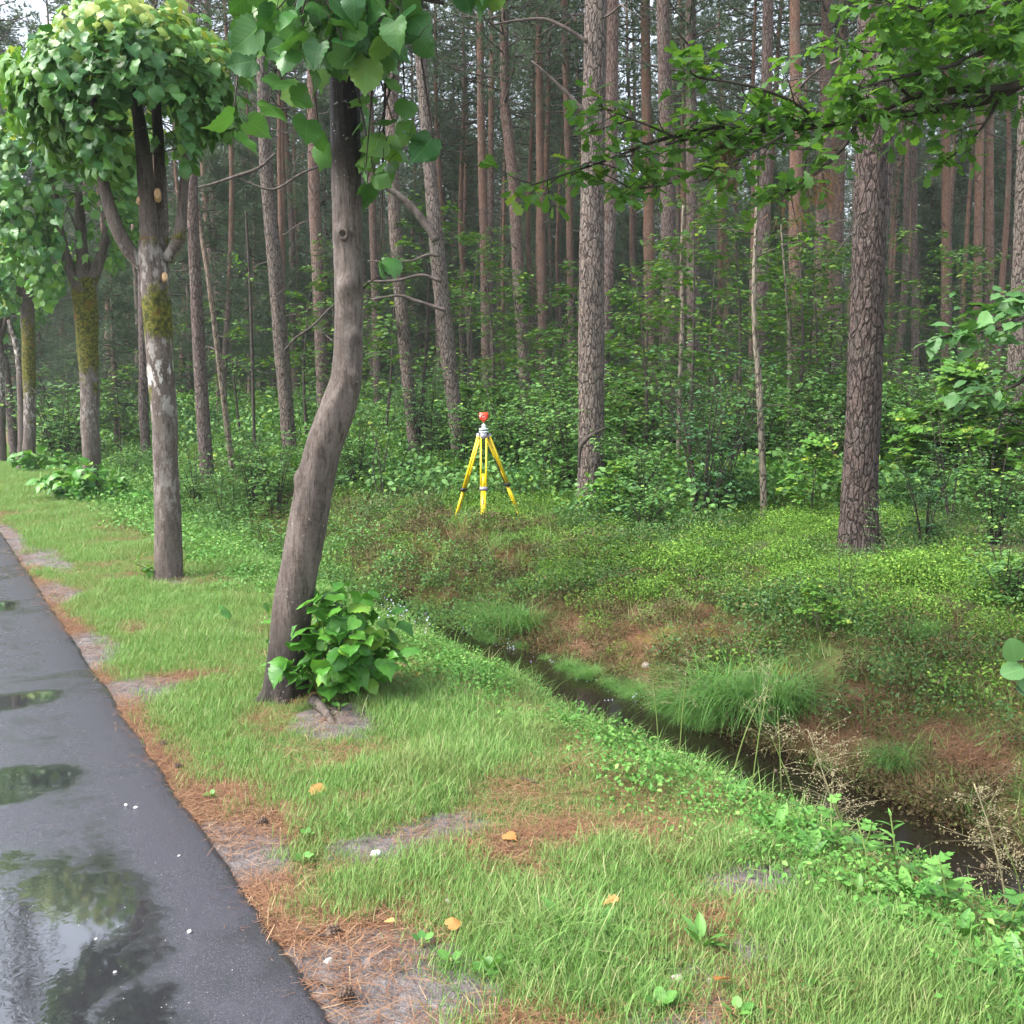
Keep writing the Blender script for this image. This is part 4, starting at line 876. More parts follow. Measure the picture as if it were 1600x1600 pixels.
def pine(pts, d, label, orange=0.0, near=False, nb=6, crown=0, group='pines at the forest edge', mat=None, tall=21.0, zb=(2.5, 10), name='pine_tree', nseg=None):
    """trunk through photograph pixels (x, y, width) at distance d, carried on to its full height above the frame"""
    g = gpt(pts[0][0], d); q = [(pts[0][0], pts[0][1], pts[0][2])] + list(pts[1:])
    P, r = px_path(q, d)
    k = (P[-1] - P[-2]) / max(P[-1][2] - P[-2][2], 0.2); dz = g[2] - 0.1 - P[0][2]
    kb = (P[1] - P[0]) / max(P[1][2] - P[0][2], 0.2)
    base = P[0] + kb * dz; base[2] = H(base[0], base[1])
    if abs(dz) > 0.15: P = np.concatenate([[base - [0, 0, 0.1]], P]); r = np.concatenate([[r[0] * 1.05], r])
    else: P[0] = base - [0, 0, 0.1]
    top = P[-1] + (k * 0.35 + [0, 0, 0.65]) * (tall - P[-1][2]) if tall > P[-1][2] + 1 else None
    if top is not None: P = np.concatenate([P, [(P[-1] + top) / 2 + k * 0.3, top]]); r = np.concatenate([r, [r[-1] * 0.75, r[-1] * 0.25]])
    t = thing(name, base, label, 'tree', group)
    if near:
        circ = 2 * math.pi * r[0]; zc = P[:, 2].max(); split = 7.5 if zc > 9 else zc
        V, F = tube(P, r, nseg or 100, int(min(14, P[-1][2] - P[0][2]) * 34), (bd := bark_disp(0.007, 0.045, 0.16, circ)))
    else:
        V, F = tube(P, r, nseg or 16, 60, lambda A, L, rr: (fbm(np.cos(A) * 2, L * 1.5 + np.sin(A) * 2, int(d * 10), 3) - 0.5) * 0.2 * rr + rr * 0.2 * np.exp(-L / 0.2))
    ck = np.append(bd.crack.ravel(), [0, 0]) if near else np.zeros(len(V))
    link('trunk', MB().add(V, F, crack=ck, orange=np.clip((V[:, 2] - 2.0) / 7, 0, 1) * orange + orange * 0.25).mesh('trunk', mat or M['pine_near' if near else 'pine_bark'], True, base), t)
    def r_at(z):
        i = np.clip(np.searchsorted(P[:, 2], z + base[2]), 1, len(P) - 1); u = np.clip((z + base[2] - P[i - 1, 2]) / max(P[i, 2] - P[i - 1, 2], 1e-3), 0, 1)
        return P[i - 1] * (1 - u) + P[i] * u - base, r[i]
    dead_branches(t, r_at, nb, *zb)
    if crown is not None and top is not None:
        c, _ = r_at(14.0); link('crown', CROWN[crown % len(CROWN)], t, (c[0], c[1], tall - 21.0))
    return t, base, d
def limb_on(tree, pts, d, name='dead_branch', mat='dead_twig', twigs=3):
    t, base, dd = tree; d = d or dd
    P, r = px_path(pts, d); mb = MB(); V, F = tube(P, r, 8, 6 * len(P), linden_disp(0)); mb.add(V, F)
    for _ in range(twigs):
        q = P[rng.integers(1, len(P))]; e = q + nrm(rng.normal(size=3)) * 0.35; V, F = tube([q, (q + e) / 2 + rng.normal(size=3) * 0.03, e], [0.006, 0.005, 0.002], 4, 5); mb.add(V, F)
    link(name, mb.mesh(name, M[mat], True, base), t)
PA = pine([(1341, 852, 58), (1347, 700, 53), (1354, 500, 51), (1360, 300, 50), (1363, 200, 49), (1367, 0, 47)], 10.6, 'thick dark pine trunk with plated bark, rooted in the bilberry at the right', 0.1, True, 3, 0, mat=M['pine_dark'], zb=(5, 9))
PA2 = pine([(1322, 800, 22), (1345, 600, 24), (1370, 400, 25), (1384, 230, 25), (1392, 0, 24)], 12.6, 'slimmer pine leaning behind the thick dark trunk at the right', 0.15, False, 3, 1)
PB = pine([(922, 772, 41), (924, 700, 40), (924, 600, 40), (925, 400, 38), (927, 200, 35), (931, 0, 33)], 15.2, 'tall pale plated pine with a cracked scar near its foot, right of the yellow tripod', 0.0, True, 3, 2, mat=M['pine_near'], zb=(7, 10))
PB2 = pine([(936, 720, 20), (945, 500, 21), (950, 400, 21), (955, 200, 20), (957, 0, 19)], 21, 'straight pine half hidden behind the pale plated pine', 0.3, False, 4, 3)
PC = pine([(722, 742, 25), (708, 620, 24), (694, 500, 24), (682, 380, 23), (668, 220, 19), (652, 0, 17)], 20.5, 'pale grey pine leaning left, just behind the tripod', 0.0, True, 2, 4, nseg=40)
PD = pine([(652, 737, 20), (638, 600, 20), (624, 450, 19), (615, 300, 19), (613, 150, 19), (622, 0, 18)], 21.5, 'brown leaning pine left of the pale grey one behind the tripod', 0.15, True, 5, 0, nseg=36)
PE = pine([(452, 690, 22), (441, 560, 23), (428, 400, 22), (415, 250, 20), (410, 100, 17), (408, 0, 16)], 24, 'grey pine leaning left between the second linden and the bent one', 0.0, True, 5, 1, nseg=36)
PF = pine([(503, 600, 18), (498, 450, 19), (491, 300, 18), (488, 150, 15), (486, 0, 14)], 29, 'reddish pine just left of the bent linden trunk', 0.45, False, 6, 2)
PG = pine([(322, 722, 21), (314, 600, 20), (306, 450, 18), (301, 330, 17), (298, 150, 15), (296, 0, 13)], 22, 'smooth mauve pine right of the second linden', 0.2, False, 6, 3)
PH = pine([(353, 650, 9), (342, 560, 9), (325, 430, 8), (312, 350, 7), (307, 310, 4)], 22.5, 'thin peeling dead sapling leaning left beside the mauve pine', 0.5, False, 2, None, 'pines at the forest edge', M['pale_sapling'], 0, zb=(2, 5), name='dead_tree')
PI = pine([(819, 590, 17), (810, 430, 18), (803, 300, 17), (794, 205, 16), (789, 170, 14), (788, 0, 12)], 30, 'mauve pine with a kink high up, above the tripod to the right', 0.35, False, 7, 4)
PJ = pine([(849, 600, 13), (846, 400, 13), (843, 200, 11), (842, 0, 10)], 34, 'straight pine turning orange higher up, left of the pale plated pine', 0.85, False, 6, 0)
PK = pine([(759, 560, 14), (757, 400, 14), (752, 200, 12), (750, 0, 10)], 33, 'straight red brown pine rising right above the prism target', 0.7, False, 7, 1)
PL = pine([(892, 500, 11), (889, 300, 11), (884, 100, 10), (882, 0, 10)], 38, 'slim pine close to the left of the pale plated pine', 0.6, False, 5, 2)
PM = pine([(1048, 660, 22), (1046, 500, 23), (1043, 300, 22), (1038, 100, 20), (1036, 0, 19)], 27, 'stout mauve pine behind the thin pale sapling right of centre', 0.15, False, 3, 3)
PN = pine([(1083, 640, 18), (1082, 450, 18), (1081, 300, 17), (1079, 0, 15)], 29, 'dark pine right beside the stout mauve pine', 0.15, False, 3, 4)
PO = pine([(1180, 718, 15), (1184, 600, 16), (1190, 450, 17), (1196, 250, 17), (1200, 0, 16)], 23, 'dark burnt looking pine behind the lichen spotted sapling', 0.15, False, 3, 0)
PP = pine([(1240, 700, 18), (1240, 550, 20), (1242, 400, 20), (1243, 200, 17), (1242, 0, 15)], 27, 'orange patched pine between the spotted sapling and the thick dark trunk', 0.9, False, 3, 1)
PQ = pine([(1275, 600, 19), (1280, 450, 19), (1288, 250, 19), (1293, 0, 17)], 29, 'stout brown pine left of the thick dark trunk', 0.3, False, 3, 2)
PR = pine([(1305, 560, 17), (1308, 400, 17), (1312, 250, 16), (1318, 0, 15)], 33, 'pine pressed close behind the left of the thick dark trunk', 0.35, False, 3, 3)
PS = pine([(1476, 620, 12), (1478, 400, 14), (1478, 200, 13), (1478, 0, 12)], 31, 'slim orange pine right of the thick dark trunk', 1.0, False, 7, 4)
PT = pine([(1526, 600, 13), (1528, 400, 13), (1531, 200, 12), (1534, 0, 11)], 30, 'orange pine with many dead snags near the right edge', 0.9, False, 12, 0, zb=(2.5, 11))
PT2 = pine([(1546, 600, 12), (1546, 400, 13), (1546, 200, 12), (1547, 0, 11)], 30.8, 'second of two orange pines standing close together at right', 0.8, False, 10, 1, zb=(2.5, 11))
PU = pine([(1429, 580, 10), (1429, 400, 9), (1428, 200, 9), (1427, 0, 8)], 33, 'thin dark pine just right of the thick dark trunk', 0.1, False, 5, 2)
PW = pine([(1580, 745, 32), (1590, 560, 30), (1600, 350, 28), (1606, 150, 26), (1610, 0, 25)], 15, 'grey pine cut by the right edge of the photo', 0.0, True, 2, 3, nseg=44)
PX = pine([(22, 700, 13), (16, 640, 13), (8, 570, 12), (0, 520, 12), (-8, 420, 11)], 33, 'dark leaning pine behind the farthest lindens', 0.0, False, 3, 4)
PY = pine([(227, 690, 15), (224, 640, 15), (224, 560, 14), (222, 400, 13), (220, 200, 12), (220, 0, 10)], 29, 'grey pine foot showing between the third and second lindens', 0.0, False, 4, 0)
PZ = pine([(1015, 500, 17), (1014, 350, 17), (1010, 150, 15), (1008, 0, 14)], 34, 'orange pine in the middle between two mauve trunks', 1.0, False, 4, 1)
PV = pine([(590, 640, 12), (586, 450, 12), (580, 250, 11), (577, 0, 10)], 36, 'pine seen close to the right side of the bent linden', 0.4, False, 5, 2)
limb_on(PC, [(682, 376, 14), (668, 355, 13), (640, 320, 11), (612, 298, 9), (590, 290, 7), (575, 300, 4)], 20.0)
limb_on(PC, [(690, 440, 6), (660, 430, 5), (620, 438, 4), (575, 440, 3)], 20.1); limb_on(PC, [(697, 485, 6), (650, 470, 5), (625, 462, 4), (580, 468, 3)], 20.1); limb_on(PC, [(688, 400, 5), (670, 398, 5), (640, 408, 3), (575, 408, 2)], 20.2)
limb_on(PE, [(430, 240, 4), (405, 262, 5), (370, 275, 5), (330, 288, 4), (296, 296, 3)], 23.6); limb_on(PE, [(515, 252, 3), (470, 272, 4), (428, 296, 4), (390, 286, 3), (365, 275, 2)], 23.6); limb_on(PE, [(445, 548, 3), (460, 530, 4), (490, 508, 4), (520, 478, 3), (545, 465, 2)], 23.6)
limb_on(PB, [(918, 66, 7), (880, 42, 6), (850, 30, 5), (810, 32, 4), (770, 38, 2)], 15.0); limb_on(PB, [(922, 185, 8), (900, 160, 6), (870, 130, 5), (830, 95, 3)], 15.0)
# the scar low on the pale plated pine
P_, r_ = px_path([(946, 668, 4), (930, 676, 8), (915, 686, 9), (906, 700, 8), (904, 730, 4)], 14.99)
P_[:, 1] -= [0.06, 0.17, 0.17, 0.12, 0.1]
V, F = tube(P_, r_ * 0.8, 7, 24, linden_disp(0)); link('bark_scar', MB().add(V, F).mesh('bark_scar', M['twig'], True, PB[1]), PB[0])

# pines deeper in the forest
def pine_trunk_mesh(k, rbase, oz):
    n = 9; z = np.linspace(-0.3, 21, n); bx = (fbm(z * 0.12, z * 0 + k * 3.1, 201 + k, 3) - 0.5) * 0.9; by = (fbm(z * 0.12, z * 0 + k * 7.7, 301 + k, 3) - 0.5) * 0.9
    V, F = tube(np.stack([bx - bx[0], by - by[0], z], 1), rbase * (1 - 0.855 * (z.clip(0) / 21) ** 1.4).clip(0.06, 1), 11, 44, lambda A, L, rr: (fbm(np.cos(A) * 2, L * 1.2 + np.sin(A) * 2, 400 + k, 3) - 0.5) * 0.22 * rr)
    return MB().add(V, F, orange=np.clip((V[:, 2] - oz) / 4.5, 0.12, 1)).mesh('trunk', M['pine_bark'], True), (bx[5] - bx[0], by[5] - by[0])
TRUNKS = [pine_trunk_mesh(k, rb, oz) for k, (rb, oz) in enumerate(((0.125, 1.5), (0.14, 4.0), (0.11, 0.0), (0.155, 7.0), (0.12, 3.0), (0.13, 6.0)))]
taken = [tuple(o.location[:2]) for o in COL.objects if o.parent is None and o.name.startswith(('pine_tree', 'linden_tree'))]
def far_label(x, d):
    px = 800 + x / d * FPX
    side = 'behind the linden row' if px < 480 else ('behind the tripod' if px < 900 else ('right of the pale plated pine' if px < 1330 else 'beyond the thick dark trunk'))
    return ('slender reddish pine in the dense stand ' if d < 58 else 'thin far pine deep in the forest ') + side, ('pines in the middle stand ' if d < 58 else 'pines far back ') + side
cnt = 0; tries = 0
while cnt < 250 and tries < 9000:
    tries += 1
    d = 31 + 58 * rng.random() ** 0.8; x = rng.uniform(-0.56, 0.56) * d
    s, t = st(x, d)
    if t < 7.2 and s < 75: continue
    if any((x - a) ** 2 + (d - b) ** 2 < (1.5 if d > 40 else 2.0) ** 2 for a, b in taken): continue
    taken.append((x, d)); k = int(rng.integers(len(TRUNKS))); lb, gp = far_label(x, d)
    o = thing('pine_tree', (x, d, float(H(x, d))), lb, 'tree', gp, rng.uniform(0, 6.3)); o.rotation_euler = (rng.normal() * 0.018, rng.normal() * 0.018, o.rotation_euler[2])
    s_ = rng.uniform(0.85, 1.2); w_ = rng.uniform(0.75, 1.2)
    link('trunk', TRUNKS[k][0], o, None, Matrix.Diagonal((w_, w_, s_, 1)))
    link('crown', CROWN[int(rng.integers(len(CROWN)))], o, None, Matrix.Translation((TRUNKS[k][1][0] * w_, TRUNKS[k][1][1] * w_, 0)) @ Matrix.Diagonal((s_, s_, s_, 1)))
    if d < 52: dead_branches(o, lambda z: (Vector((TRUNKS[k][1][0] * w_ * z / 12, TRUNKS[k][1][1] * w_ * z / 12, z)), 0.1), 5, 2.0, 10.5)
    cnt += 1
print('pines', cnt)
for px, d, s_, lb in ((30, 60, 1.5, 'big hazy pine behind the far lindens at the left edge'), (110, 64, 1.45, 'big hazy pine above the third linden'), (-30, 66, 1.5, 'big hazy pine cut by the left edge'), (170, 57, 1.4, 'big hazy pine behind the second linden crown')):
    o = thing('pine_tree', gpt(px, d), lb, 'tree', 'big pines at the far left', rng.uniform(0, 6.3)); k = int(rng.integers(4)); link('trunk', TRUNKS[k][0], o, None, Matrix.Scale(s_, 4)); link('crown', CROWN[4], o, None, Matrix.Diagonal((s_ * 1.2, s_ * 1.2, s_, 1)))
    link('lower_crown', YOUNG[1], o, None, Matrix.Translation((0, 0, 6)) @ Matrix.Diagonal((s_ * 1.3, s_ * 1.3, s_ * 1.2, 1)))
# young pines with low crowns
for i, (px, d, k, s_, lb) in enumerate(((395, 40, 1, 1.1, 'hazy young pine behind the second linden'), (300, 44, 0, 1.2, 'grey green young pine left of the mauve pine'), (345, 36, 1, 1.0, 'drooping young pine behind the thin dead sapling'), (185, 33, 0, 0.9, 'soft young pine between the second and third lindens'),
        (450, 48, 1, 1.25, 'far young pine behind the grey leaning pine'), (70, 52, 1, 1.2, 'far young pine behind the fourth linden'), (250, 55, 1, 1.4, 'tall young pine far behind the second linden crown'), (130, 60, 1, 1.5, 'far young pine above the third linden'),
        (1440, 46, 0, 1.3, 'hazy young pine right of the thick dark trunk'), (1560, 44, 1, 1.3, 'hazy young pine at the right edge behind the orange pines'), (1500, 56, 1, 1.5, 'far young pine between the orange pines'), (680, 58, 1, 1.4, 'far young pine left above the tripod'),
        (560, 50, 1, 1.2, 'young pine behind the bent linden'), (20, 44, 0, 1.3, 'young pine at the left edge behind the lindens'))):
    g = gpt(px, d); o = thing('young_pine', g, lb, 'tree', 'young pines with low branches', rng.uniform(0, 6.3))
    V, F = tube([[0, 0, -0.2], [0.05, 0.03, 4], [0, 0, 8.5]], [0.11, 0.08, 0.02], 9, 20); link('trunk', MB().add(V, F, orange=0.2).mesh('trunk', M['pine_bark'], True), o, None, Matrix.Scale(s_, 4))
    link('crown', YOUNG[k], o, None, Matrix.Scale(s_, 4))
cnt = 0
while cnt < 34:
    d = 38 + 45 * rng.random(); x = rng.uniform(-.54, .54) * d; s, t = st(x, d)
    if t < 9 or any((x - a) ** 2 + (d - b) ** 2 < 1.2 for a, b in taken): continue
    cnt += 1; s_ = rng.uniform(1.0, 1.6); o = thing('young_pine', (x, d, float(H(x, d))), far_label(x, d)[0].replace('slender reddish pine', 'bushy young pine').replace('thin far pine', 'bushy young pine'), 'tree', 'young pines among the trunks', rng.uniform(0, 6.3))
    V, F = tube([[0, 0, -0.2], [0.05, 0.03, 4], [0, 0, 8.5]], [0.11, 0.08, 0.02], 7, 12); link('trunk', MB().add(V, F, orange=0.2).mesh('trunk', M['pine_bark'], True), o, None, Matrix.Scale(s_, 4)); link('crown', YOUNG[cnt % 2], o, None, Matrix.Scale(s_, 4))
# the wood behind everything that can be told apart
src = []
for k in range(4):
    a, b = TRUNKS[k][0], (CROWN[k] if k < 3 else None)
    me = bpy.data.meshes.new('wood_%d' % k)
    src.append(a)
src = [TRUNKS[0][0], TRUNKS[1][0], CROWN[0], CROWN[1], CROWN[2], YOUNG[0], YOUNG[1]]
src = [m_.copy() for m_ in src]
for i, m_ in enumerate(src): m_.name = 'wood_%02d' % i
pts, idx, sc = [], [], []
for _ in range(900):
    y = rng.uniform(86, 150); x = rng.uniform(-0.62, 0.62) * y; s, t = st(x, y)
    z = float(H(x, y)); s_ = rng.uniform(0.9, 1.25)
    if rng.random() < 0.55:
        pts += [(x, y, z)] * 2; idx += [int(rng.integers(0, 2)), int(rng.integers(2, 5))]; sc += [s_, s_]
    else: pts.append((x, y, z)); idx.append(int(rng.integers(5, 7))); sc.append(s_ * 1.5)
instancer('far_wood', src, np.array(pts), np.stack([np.zeros(len(pts)), np.zeros(len(pts)), rng.uniform(0, 6.3, len(pts))], 1), np.array(sc), np.array(idx), 'far pine wood closing the view between the trunks', 'wood')
# ------------------------------------------------------------------ shrubs and saplings under the pines
def shrub_mesh(name, kind):
    """returns (stem mesh, foliage mesh)"""
    st_ = MB(); fo = MB(); P, D, N = [], [], []
    def spray(a, b, m, sp, T=None):
        a, b = np.asarray(a, float), np.asarray(b, float); d = nrm(b - a)
        for u in np.linspace(0.25, 1.05, m):
            p = a + (b - a) * u + rng.normal(size=3) * sp; sd_ = nrm(np.cross(d, [0, 0, 1]) + 1e-6) * (1 if rng.random() < .5 else -1)
            P.append(p); D.append(nrm(d * 0.8 + sd_ * rng.uniform(0.3, 1.2) + [0, 0, -0.2])); N.append(nrm(np.array([0, 0, 1.0]) + rng.normal(size=3) * 0.35))
    if kind in ('bush', 'dark', 'low'):
        h, rad, ns, nb, m, lf, T, mat = {'bush': (1.9, 0.95, 11, 13, 8, 0.095, T_OVAL, 'shrub_leaf'), 'dark': (2.3, 0.85, 10, 14, 9, 0.07, T_OVAL, 'dark_leaf'), 'low': (0.9, 0.8, 11, 8, 8, 0.085, T_OVAL, 'shrub_leaf')}[kind]
        for k in range(ns):
            a = rng.uniform(0, 6.3); e = np.array([math.cos(a) * rad * rng.uniform(.2, 1), math.sin(a) * rad * rng.uniform(.2, 1), h * rng.uniform(.6, 1.05)])
            pts = [[e[0] * .08, e[1] * .08, -0.05], [e[0] * .35, e[1] * .35, e[2] * .5], e]; V, F = tube(pts, [0.014, 0.01, 0.004], 5, 8); st_.add(V, F); Pq, _ = smooth_path(pts, 20)
            for _ in range(nb):
                q = Pq[rng.integers(3, 20)]; a2 = rng.uniform(0, 6.3); L = rng.uniform(.2, .5) * h / 2; b = q + np.array([math.cos(a2) * L, math.sin(a2) * L, L * rng.uniform(0, .5)])
                V, F = tube([q, b], [0.004, 0.002], 3, 2); st_.add(V, F); spray(q, b, m, 0.03)
    elif kind in ('oak', 'oak_tall', 'maple'):
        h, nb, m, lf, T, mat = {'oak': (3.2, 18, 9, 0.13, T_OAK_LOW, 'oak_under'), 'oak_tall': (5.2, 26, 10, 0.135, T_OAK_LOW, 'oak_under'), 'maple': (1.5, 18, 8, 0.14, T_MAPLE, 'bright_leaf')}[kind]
        pts = [[0, 0, -0.05], [rng.normal() * .08, rng.normal() * .08, h * .5], [rng.normal() * .15, rng.normal() * .15, h]]; V, F = tube(pts, [0.007 * h + .008, 0.005 * h + .004, 0.004], 7, 16); st_.add(V, F); Pq, _ = smooth_path(pts, 30)
        for k in range(nb):
            u = 0.3 + 0.7 * (k + rng.random()) / nb; q = Pq[min(29, int(u * 30))]; a = rng.uniform(0, 6.3); L = (0.28 * h) * (1.25 - u) * rng.uniform(.6, 1.2) + 0.15
            b = q + np.array([math.cos(a) * L, math.sin(a) * L, L * rng.uniform(0.05, .45)]); V, F = tube([q, (q + b) / 2 + [0, 0, .04], b], [0.008, 0.005, 0.002], 4, 5); st_.add(V, F)
            spray(q, b, m, 0.05)
            for _ in range(3):
                q2 = q + (b - q) * rng.uniform(.35, .95); a2 = a + rng.choice([-1, 1]) * rng.uniform(.5, 1.2); L2 = L * rng.uniform(.3, .55); b2 = q2 + np.array([math.cos(a2) * L2, math.sin(a2) * L2, L2 * .15])
                V, F = tube([q2, b2], [0.003, 0.0015], 3, 2); st_.add(V, F); spray(q2, b2, m // 2 + 1, 0.04)
    elif kind == 'rowan':
        h, lf, T, mat = 1.7, 0.055, T_OVAL, 'shrub_leaf'
        for s0 in range(3):
            pts = [[0, 0, -0.05], rng.normal(size=3) * .1 + [0, 0, h * .5], rng.normal(size=3) * .22 + [0, 0, h]]; V, F = tube(pts, [0.012, 0.009, 0.004], 5, 10); st_.add(V, F); Pq, _ = smooth_path(pts, 24)
            for k in range(13):
                q = Pq[rng.integers(6, 24)]; a = rng.uniform(0, 6.3); L = rng.uniform(.28, .45); e = q + np.array([math.cos(a) * L, math.sin(a) * L, L * rng.uniform(-.1, .5)])
                V, F = tube([q, e], [0.003, 0.0015], 3, 2); st_.add(V, F); d = nrm(e - q); sd_ = nrm(np.cross(d, [0, 0, 1]))
                for u in np.linspace(.25, 1, 6):
                    for sg in (-1, 1): P.append(q + (e - q) * u); D.append(nrm(sd_ * sg + d * .45 + [0, 0, -.15])); N.append(nrm(np.array([0, 0, 1.]) + rng.normal(size=3) * .2))
    n = len(P); P, D, N = np.array(P), np.array(D), np.array(N); V, F, k = scatter(T, P, D, N, rng.uniform(.65, 1.2, n) * lf); fo.add(V, F, tint=rng.random(n)[k])
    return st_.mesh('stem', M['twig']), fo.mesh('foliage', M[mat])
SHRUB = {k: [shrub_mesh(k, k) for _ in range(c)] for k, c in (('bush', 3), ('dark', 2), ('low', 2), ('oak', 3), ('oak_tall', 3), ('maple', 2), ('rowan', 3))}
NAME = {'bush': 'leafy_shrub', 'dark': 'dark_shrub', 'low': 'low_shrub', 'oak': 'oak_sapling', 'oak_tall': 'oak_sapling', 'maple': 'maple_sapling', 'rowan': 'rowan_sapling'}
CAT = {'bush': 'shrub', 'dark': 'shrub', 'low': 'shrub', 'oak': 'sapling', 'oak_tall': 'sapling', 'maple': 'sapling', 'rowan': 'sapling'}
def shrub(kind, p, s_, label, group):
    o = thing(NAME[kind], p, label, CAT[kind], group, rng.uniform(0, 6.3)); a, b = SHRUB[kind][int(rng.integers(len(SHRUB[kind])))]
    Mx = Matrix.Diagonal((s_ * rng.uniform(.9, 1.15), s_ * rng.uniform(.9, 1.15), s_, 1))
    link('stem', a, o, None, Mx); link('foliage', b, o, None, Mx); return o
G0 = 'shrubs and saplings singled out at the forest edge'
for kind, px, d, s_, lb in (
    ('dark', 1098, 13.2, 1.0, 'dark multi stemmed bush between the pale plated pine and the spotted sapling'), ('dark', 1130, 13.9, .9, 'smaller dark bush close to the right of the dark multi stemmed bush'),
    ('bush', 1000, 14.2, .72, 'green shrub at the right foot of the pale plated pine'), ('bush', 965, 15.6, .8, 'leafy shrub touching the bark scar of the pale plated pine'),
    ('low', 1010, 12.6, .8, 'low shrub in front of the dark multi stemmed bush'), ('maple', 960, 13.3, .55, 'small bright sapling before the foot of the pale plated pine'),
    ('bush', 850, 17.0, .78, 'green shrub right behind the yellow tripod'), ('bush', 800, 19, .95, 'leafy shrub behind the tripod head'), ('rowan', 690, 19.4, .7, 'feathery sapling left of the tripod'), ('low', 620, 19.6, 1.0, 'low shrub at the foot of the brown leaning pine'),
    ('rowan', 880, 16.4, 1.0, 'feathery sapling between the tripod and the pale plated pine'), ('maple', 740, 21, 1.1, 'bright sapling peeping out left of the prism target'), ('bush', 560, 18.4, .9, 'shrub just right of the bent linden'),
    ('bush', 430, 17.0, .85, 'rounded shrub left of the bent linden'), ('bush', 395, 18.4, .9, 'pale leaved shrub by the second linden'), ('rowan', 350, 17.6, .8, 'feathery sapling right of the second linden trunk'), ('low', 420, 14.4, .9, 'low dark bush in the ditch left of the bent linden'),
    ('low', 350, 16.2, .75, 'low shrub on the ditch slope right of the second linden'), ('bush', 305, 20, .8, 'shrub behind the second linden trunk'), ('bush', 195, 26, .9, 'shrub on the mound between the second and third lindens'), ('bush', 90, 30, 1.7, 'tall hazy shrub between the third and fourth lindens'),
    ('bush', 110, 33, 2.1, 'tallest hazy shrub left of the third linden'), ('bush', 70, 34, 1.6, 'hazy shrub right beside the fourth linden'), ('oak', 190, 29, 1.0, 'young oak behind the third linden'),
    ('maple', 1270, 12.2, .7, 'bright sapling left of the thick dark trunk'), ('rowan', 1290, 14, .85, 'feathery sapling behind the thick dark trunk at its left'), ('bush', 1275, 15.5, .8, 'pale leaved shrub between the spotted sapling and the thick dark trunk'),
    ('rowan', 1385, 9.6, .36, 'tiny feathery seedling at the right foot of the thick dark trunk'), ('rowan', 1330, 8.4, .34, 'tiny feathery seedling in the bilberry below the thick dark trunk'), ('maple', 1285, 7.6, .3, 'bright yellow green seedling on the bank below the thick dark trunk'),
    ('dark', 1450, 10.8, .5, 'dark open bush right of the thick dark trunk'), ('bush', 1560, 10.4, .55, 'shrub near the right edge in front of the grey pine'), ('rowan', 1490, 12, .8, 'feathery sapling behind the dark open bush'), ('bush', 1540, 14, .9, 'shrub before the foot of the grey edge pine'),
    ('maple', 1450, 14.5, .9, 'bright sapling right behind the thick dark trunk'), ('bush', 1420, 17, .9, 'shrub seen right beside the thick dark trunk'), ('low', 1580, 7.9, .6, 'low shrub at the right edge on the bank'),
    ('oak_tall', 1075, 17, .95, 'tall layered oak sapling beside the thin pale sapling'), ('oak_tall', 1150, 18.5, 1.0, 'tall layered oak sapling left of the spotted sapling'), ('oak_tall', 1240, 19, .95, 'tall layered oak sapling right of the spotted sapling'), ('oak', 1010, 19, 1.15, 'layered oak sapling right behind the pale plated pine'),
    ('oak_tall', 1290, 21, .9, 'layered oak sapling left behind the thick dark trunk'), ('oak', 820, 23, 1.3, 'layered oak sapling behind the tripod'), ('oak_tall', 740, 25, 1.0, 'tall oak sapling between the grey leaning pine and the prism target'), ('oak', 600, 24, 1.35, 'oak sapling beside the brown leaning pine'),
    ('oak_tall', 540, 27, 1.0, 'tall oak sapling behind the bent linden'), ('oak', 480, 26, 1.3, 'oak sapling left of the bent linden among the pines'), ('oak_tall', 1430, 22, .95, 'tall oak sapling right of the thick dark trunk'), ('oak_tall', 1500, 20, .85, 'layered oak sapling near the right edge'),
    ('oak', 880, 26, 1.4, 'oak sapling left behind the pale plated pine'), ('oak', 380, 27, 1.2, 'oak sapling behind the thin dead sapling'), ('oak_tall', 250, 31, .9, 'oak sapling far behind the second linden')):
    shrub(kind, gpt(px, d), s_, lb, G0)
for i in range(8):
    px = rng.uniform(940, 1330) if i < 7 else rng.uniform(580, 900); d = rng.uniform(17.5, 30); q = gpt(px, d)
    shrub('oak_tall', q, rng.uniform(.75, 1.1), 'tall thin oak sapling ' + ('right of the pale plated pine' if px > 900 else 'behind the tripod'), 'layered oak saplings near the forest edge')
KN = {'bush': 'bushy green shrub', 'dark': 'dark small leaved shrub', 'low': 'low spreading shrub', 'oak': 'young layered oak sapling', 'oak_tall': 'tall thin oak sapling', 'maple': 'bright young maple sapling', 'rowan': 'feathery rowan sapling'}
def spot(x, d):
    px = 800 + x / d * FPX
    return ('behind the linden row' if px < 480 else 'behind the tripod' if px < 900 else 'right of the pale plated pine' if px < 1330 else 'beyond the thick dark trunk') + (' near the forest edge' if d < 24 else ' in the middle of the wood' if d < 42 else ' deep in the wood')
cnt = 0
G1 = 'broad leafy bushes along the forest edge'
for i in range(46):
    px = rng.uniform(570, 1590); d = rng.uniform(15.8, 24)
    if abs(px - 757) < 90 and d < 17.5: continue
    if px > 1360 and rng.random() < .3: d -= 3
    shrub(['bush', 'bush', 'maple', 'rowan', 'bush'][i % 5], gpt(px, d), rng.uniform(.9, 1.35), {'bush': 'broad leafy bush', 'maple': 'spreading bright maple bush', 'rowan': 'tall feathery rowan bush'}[['bush', 'bush', 'maple', 'rowan', 'bush'][i % 5]], G1)
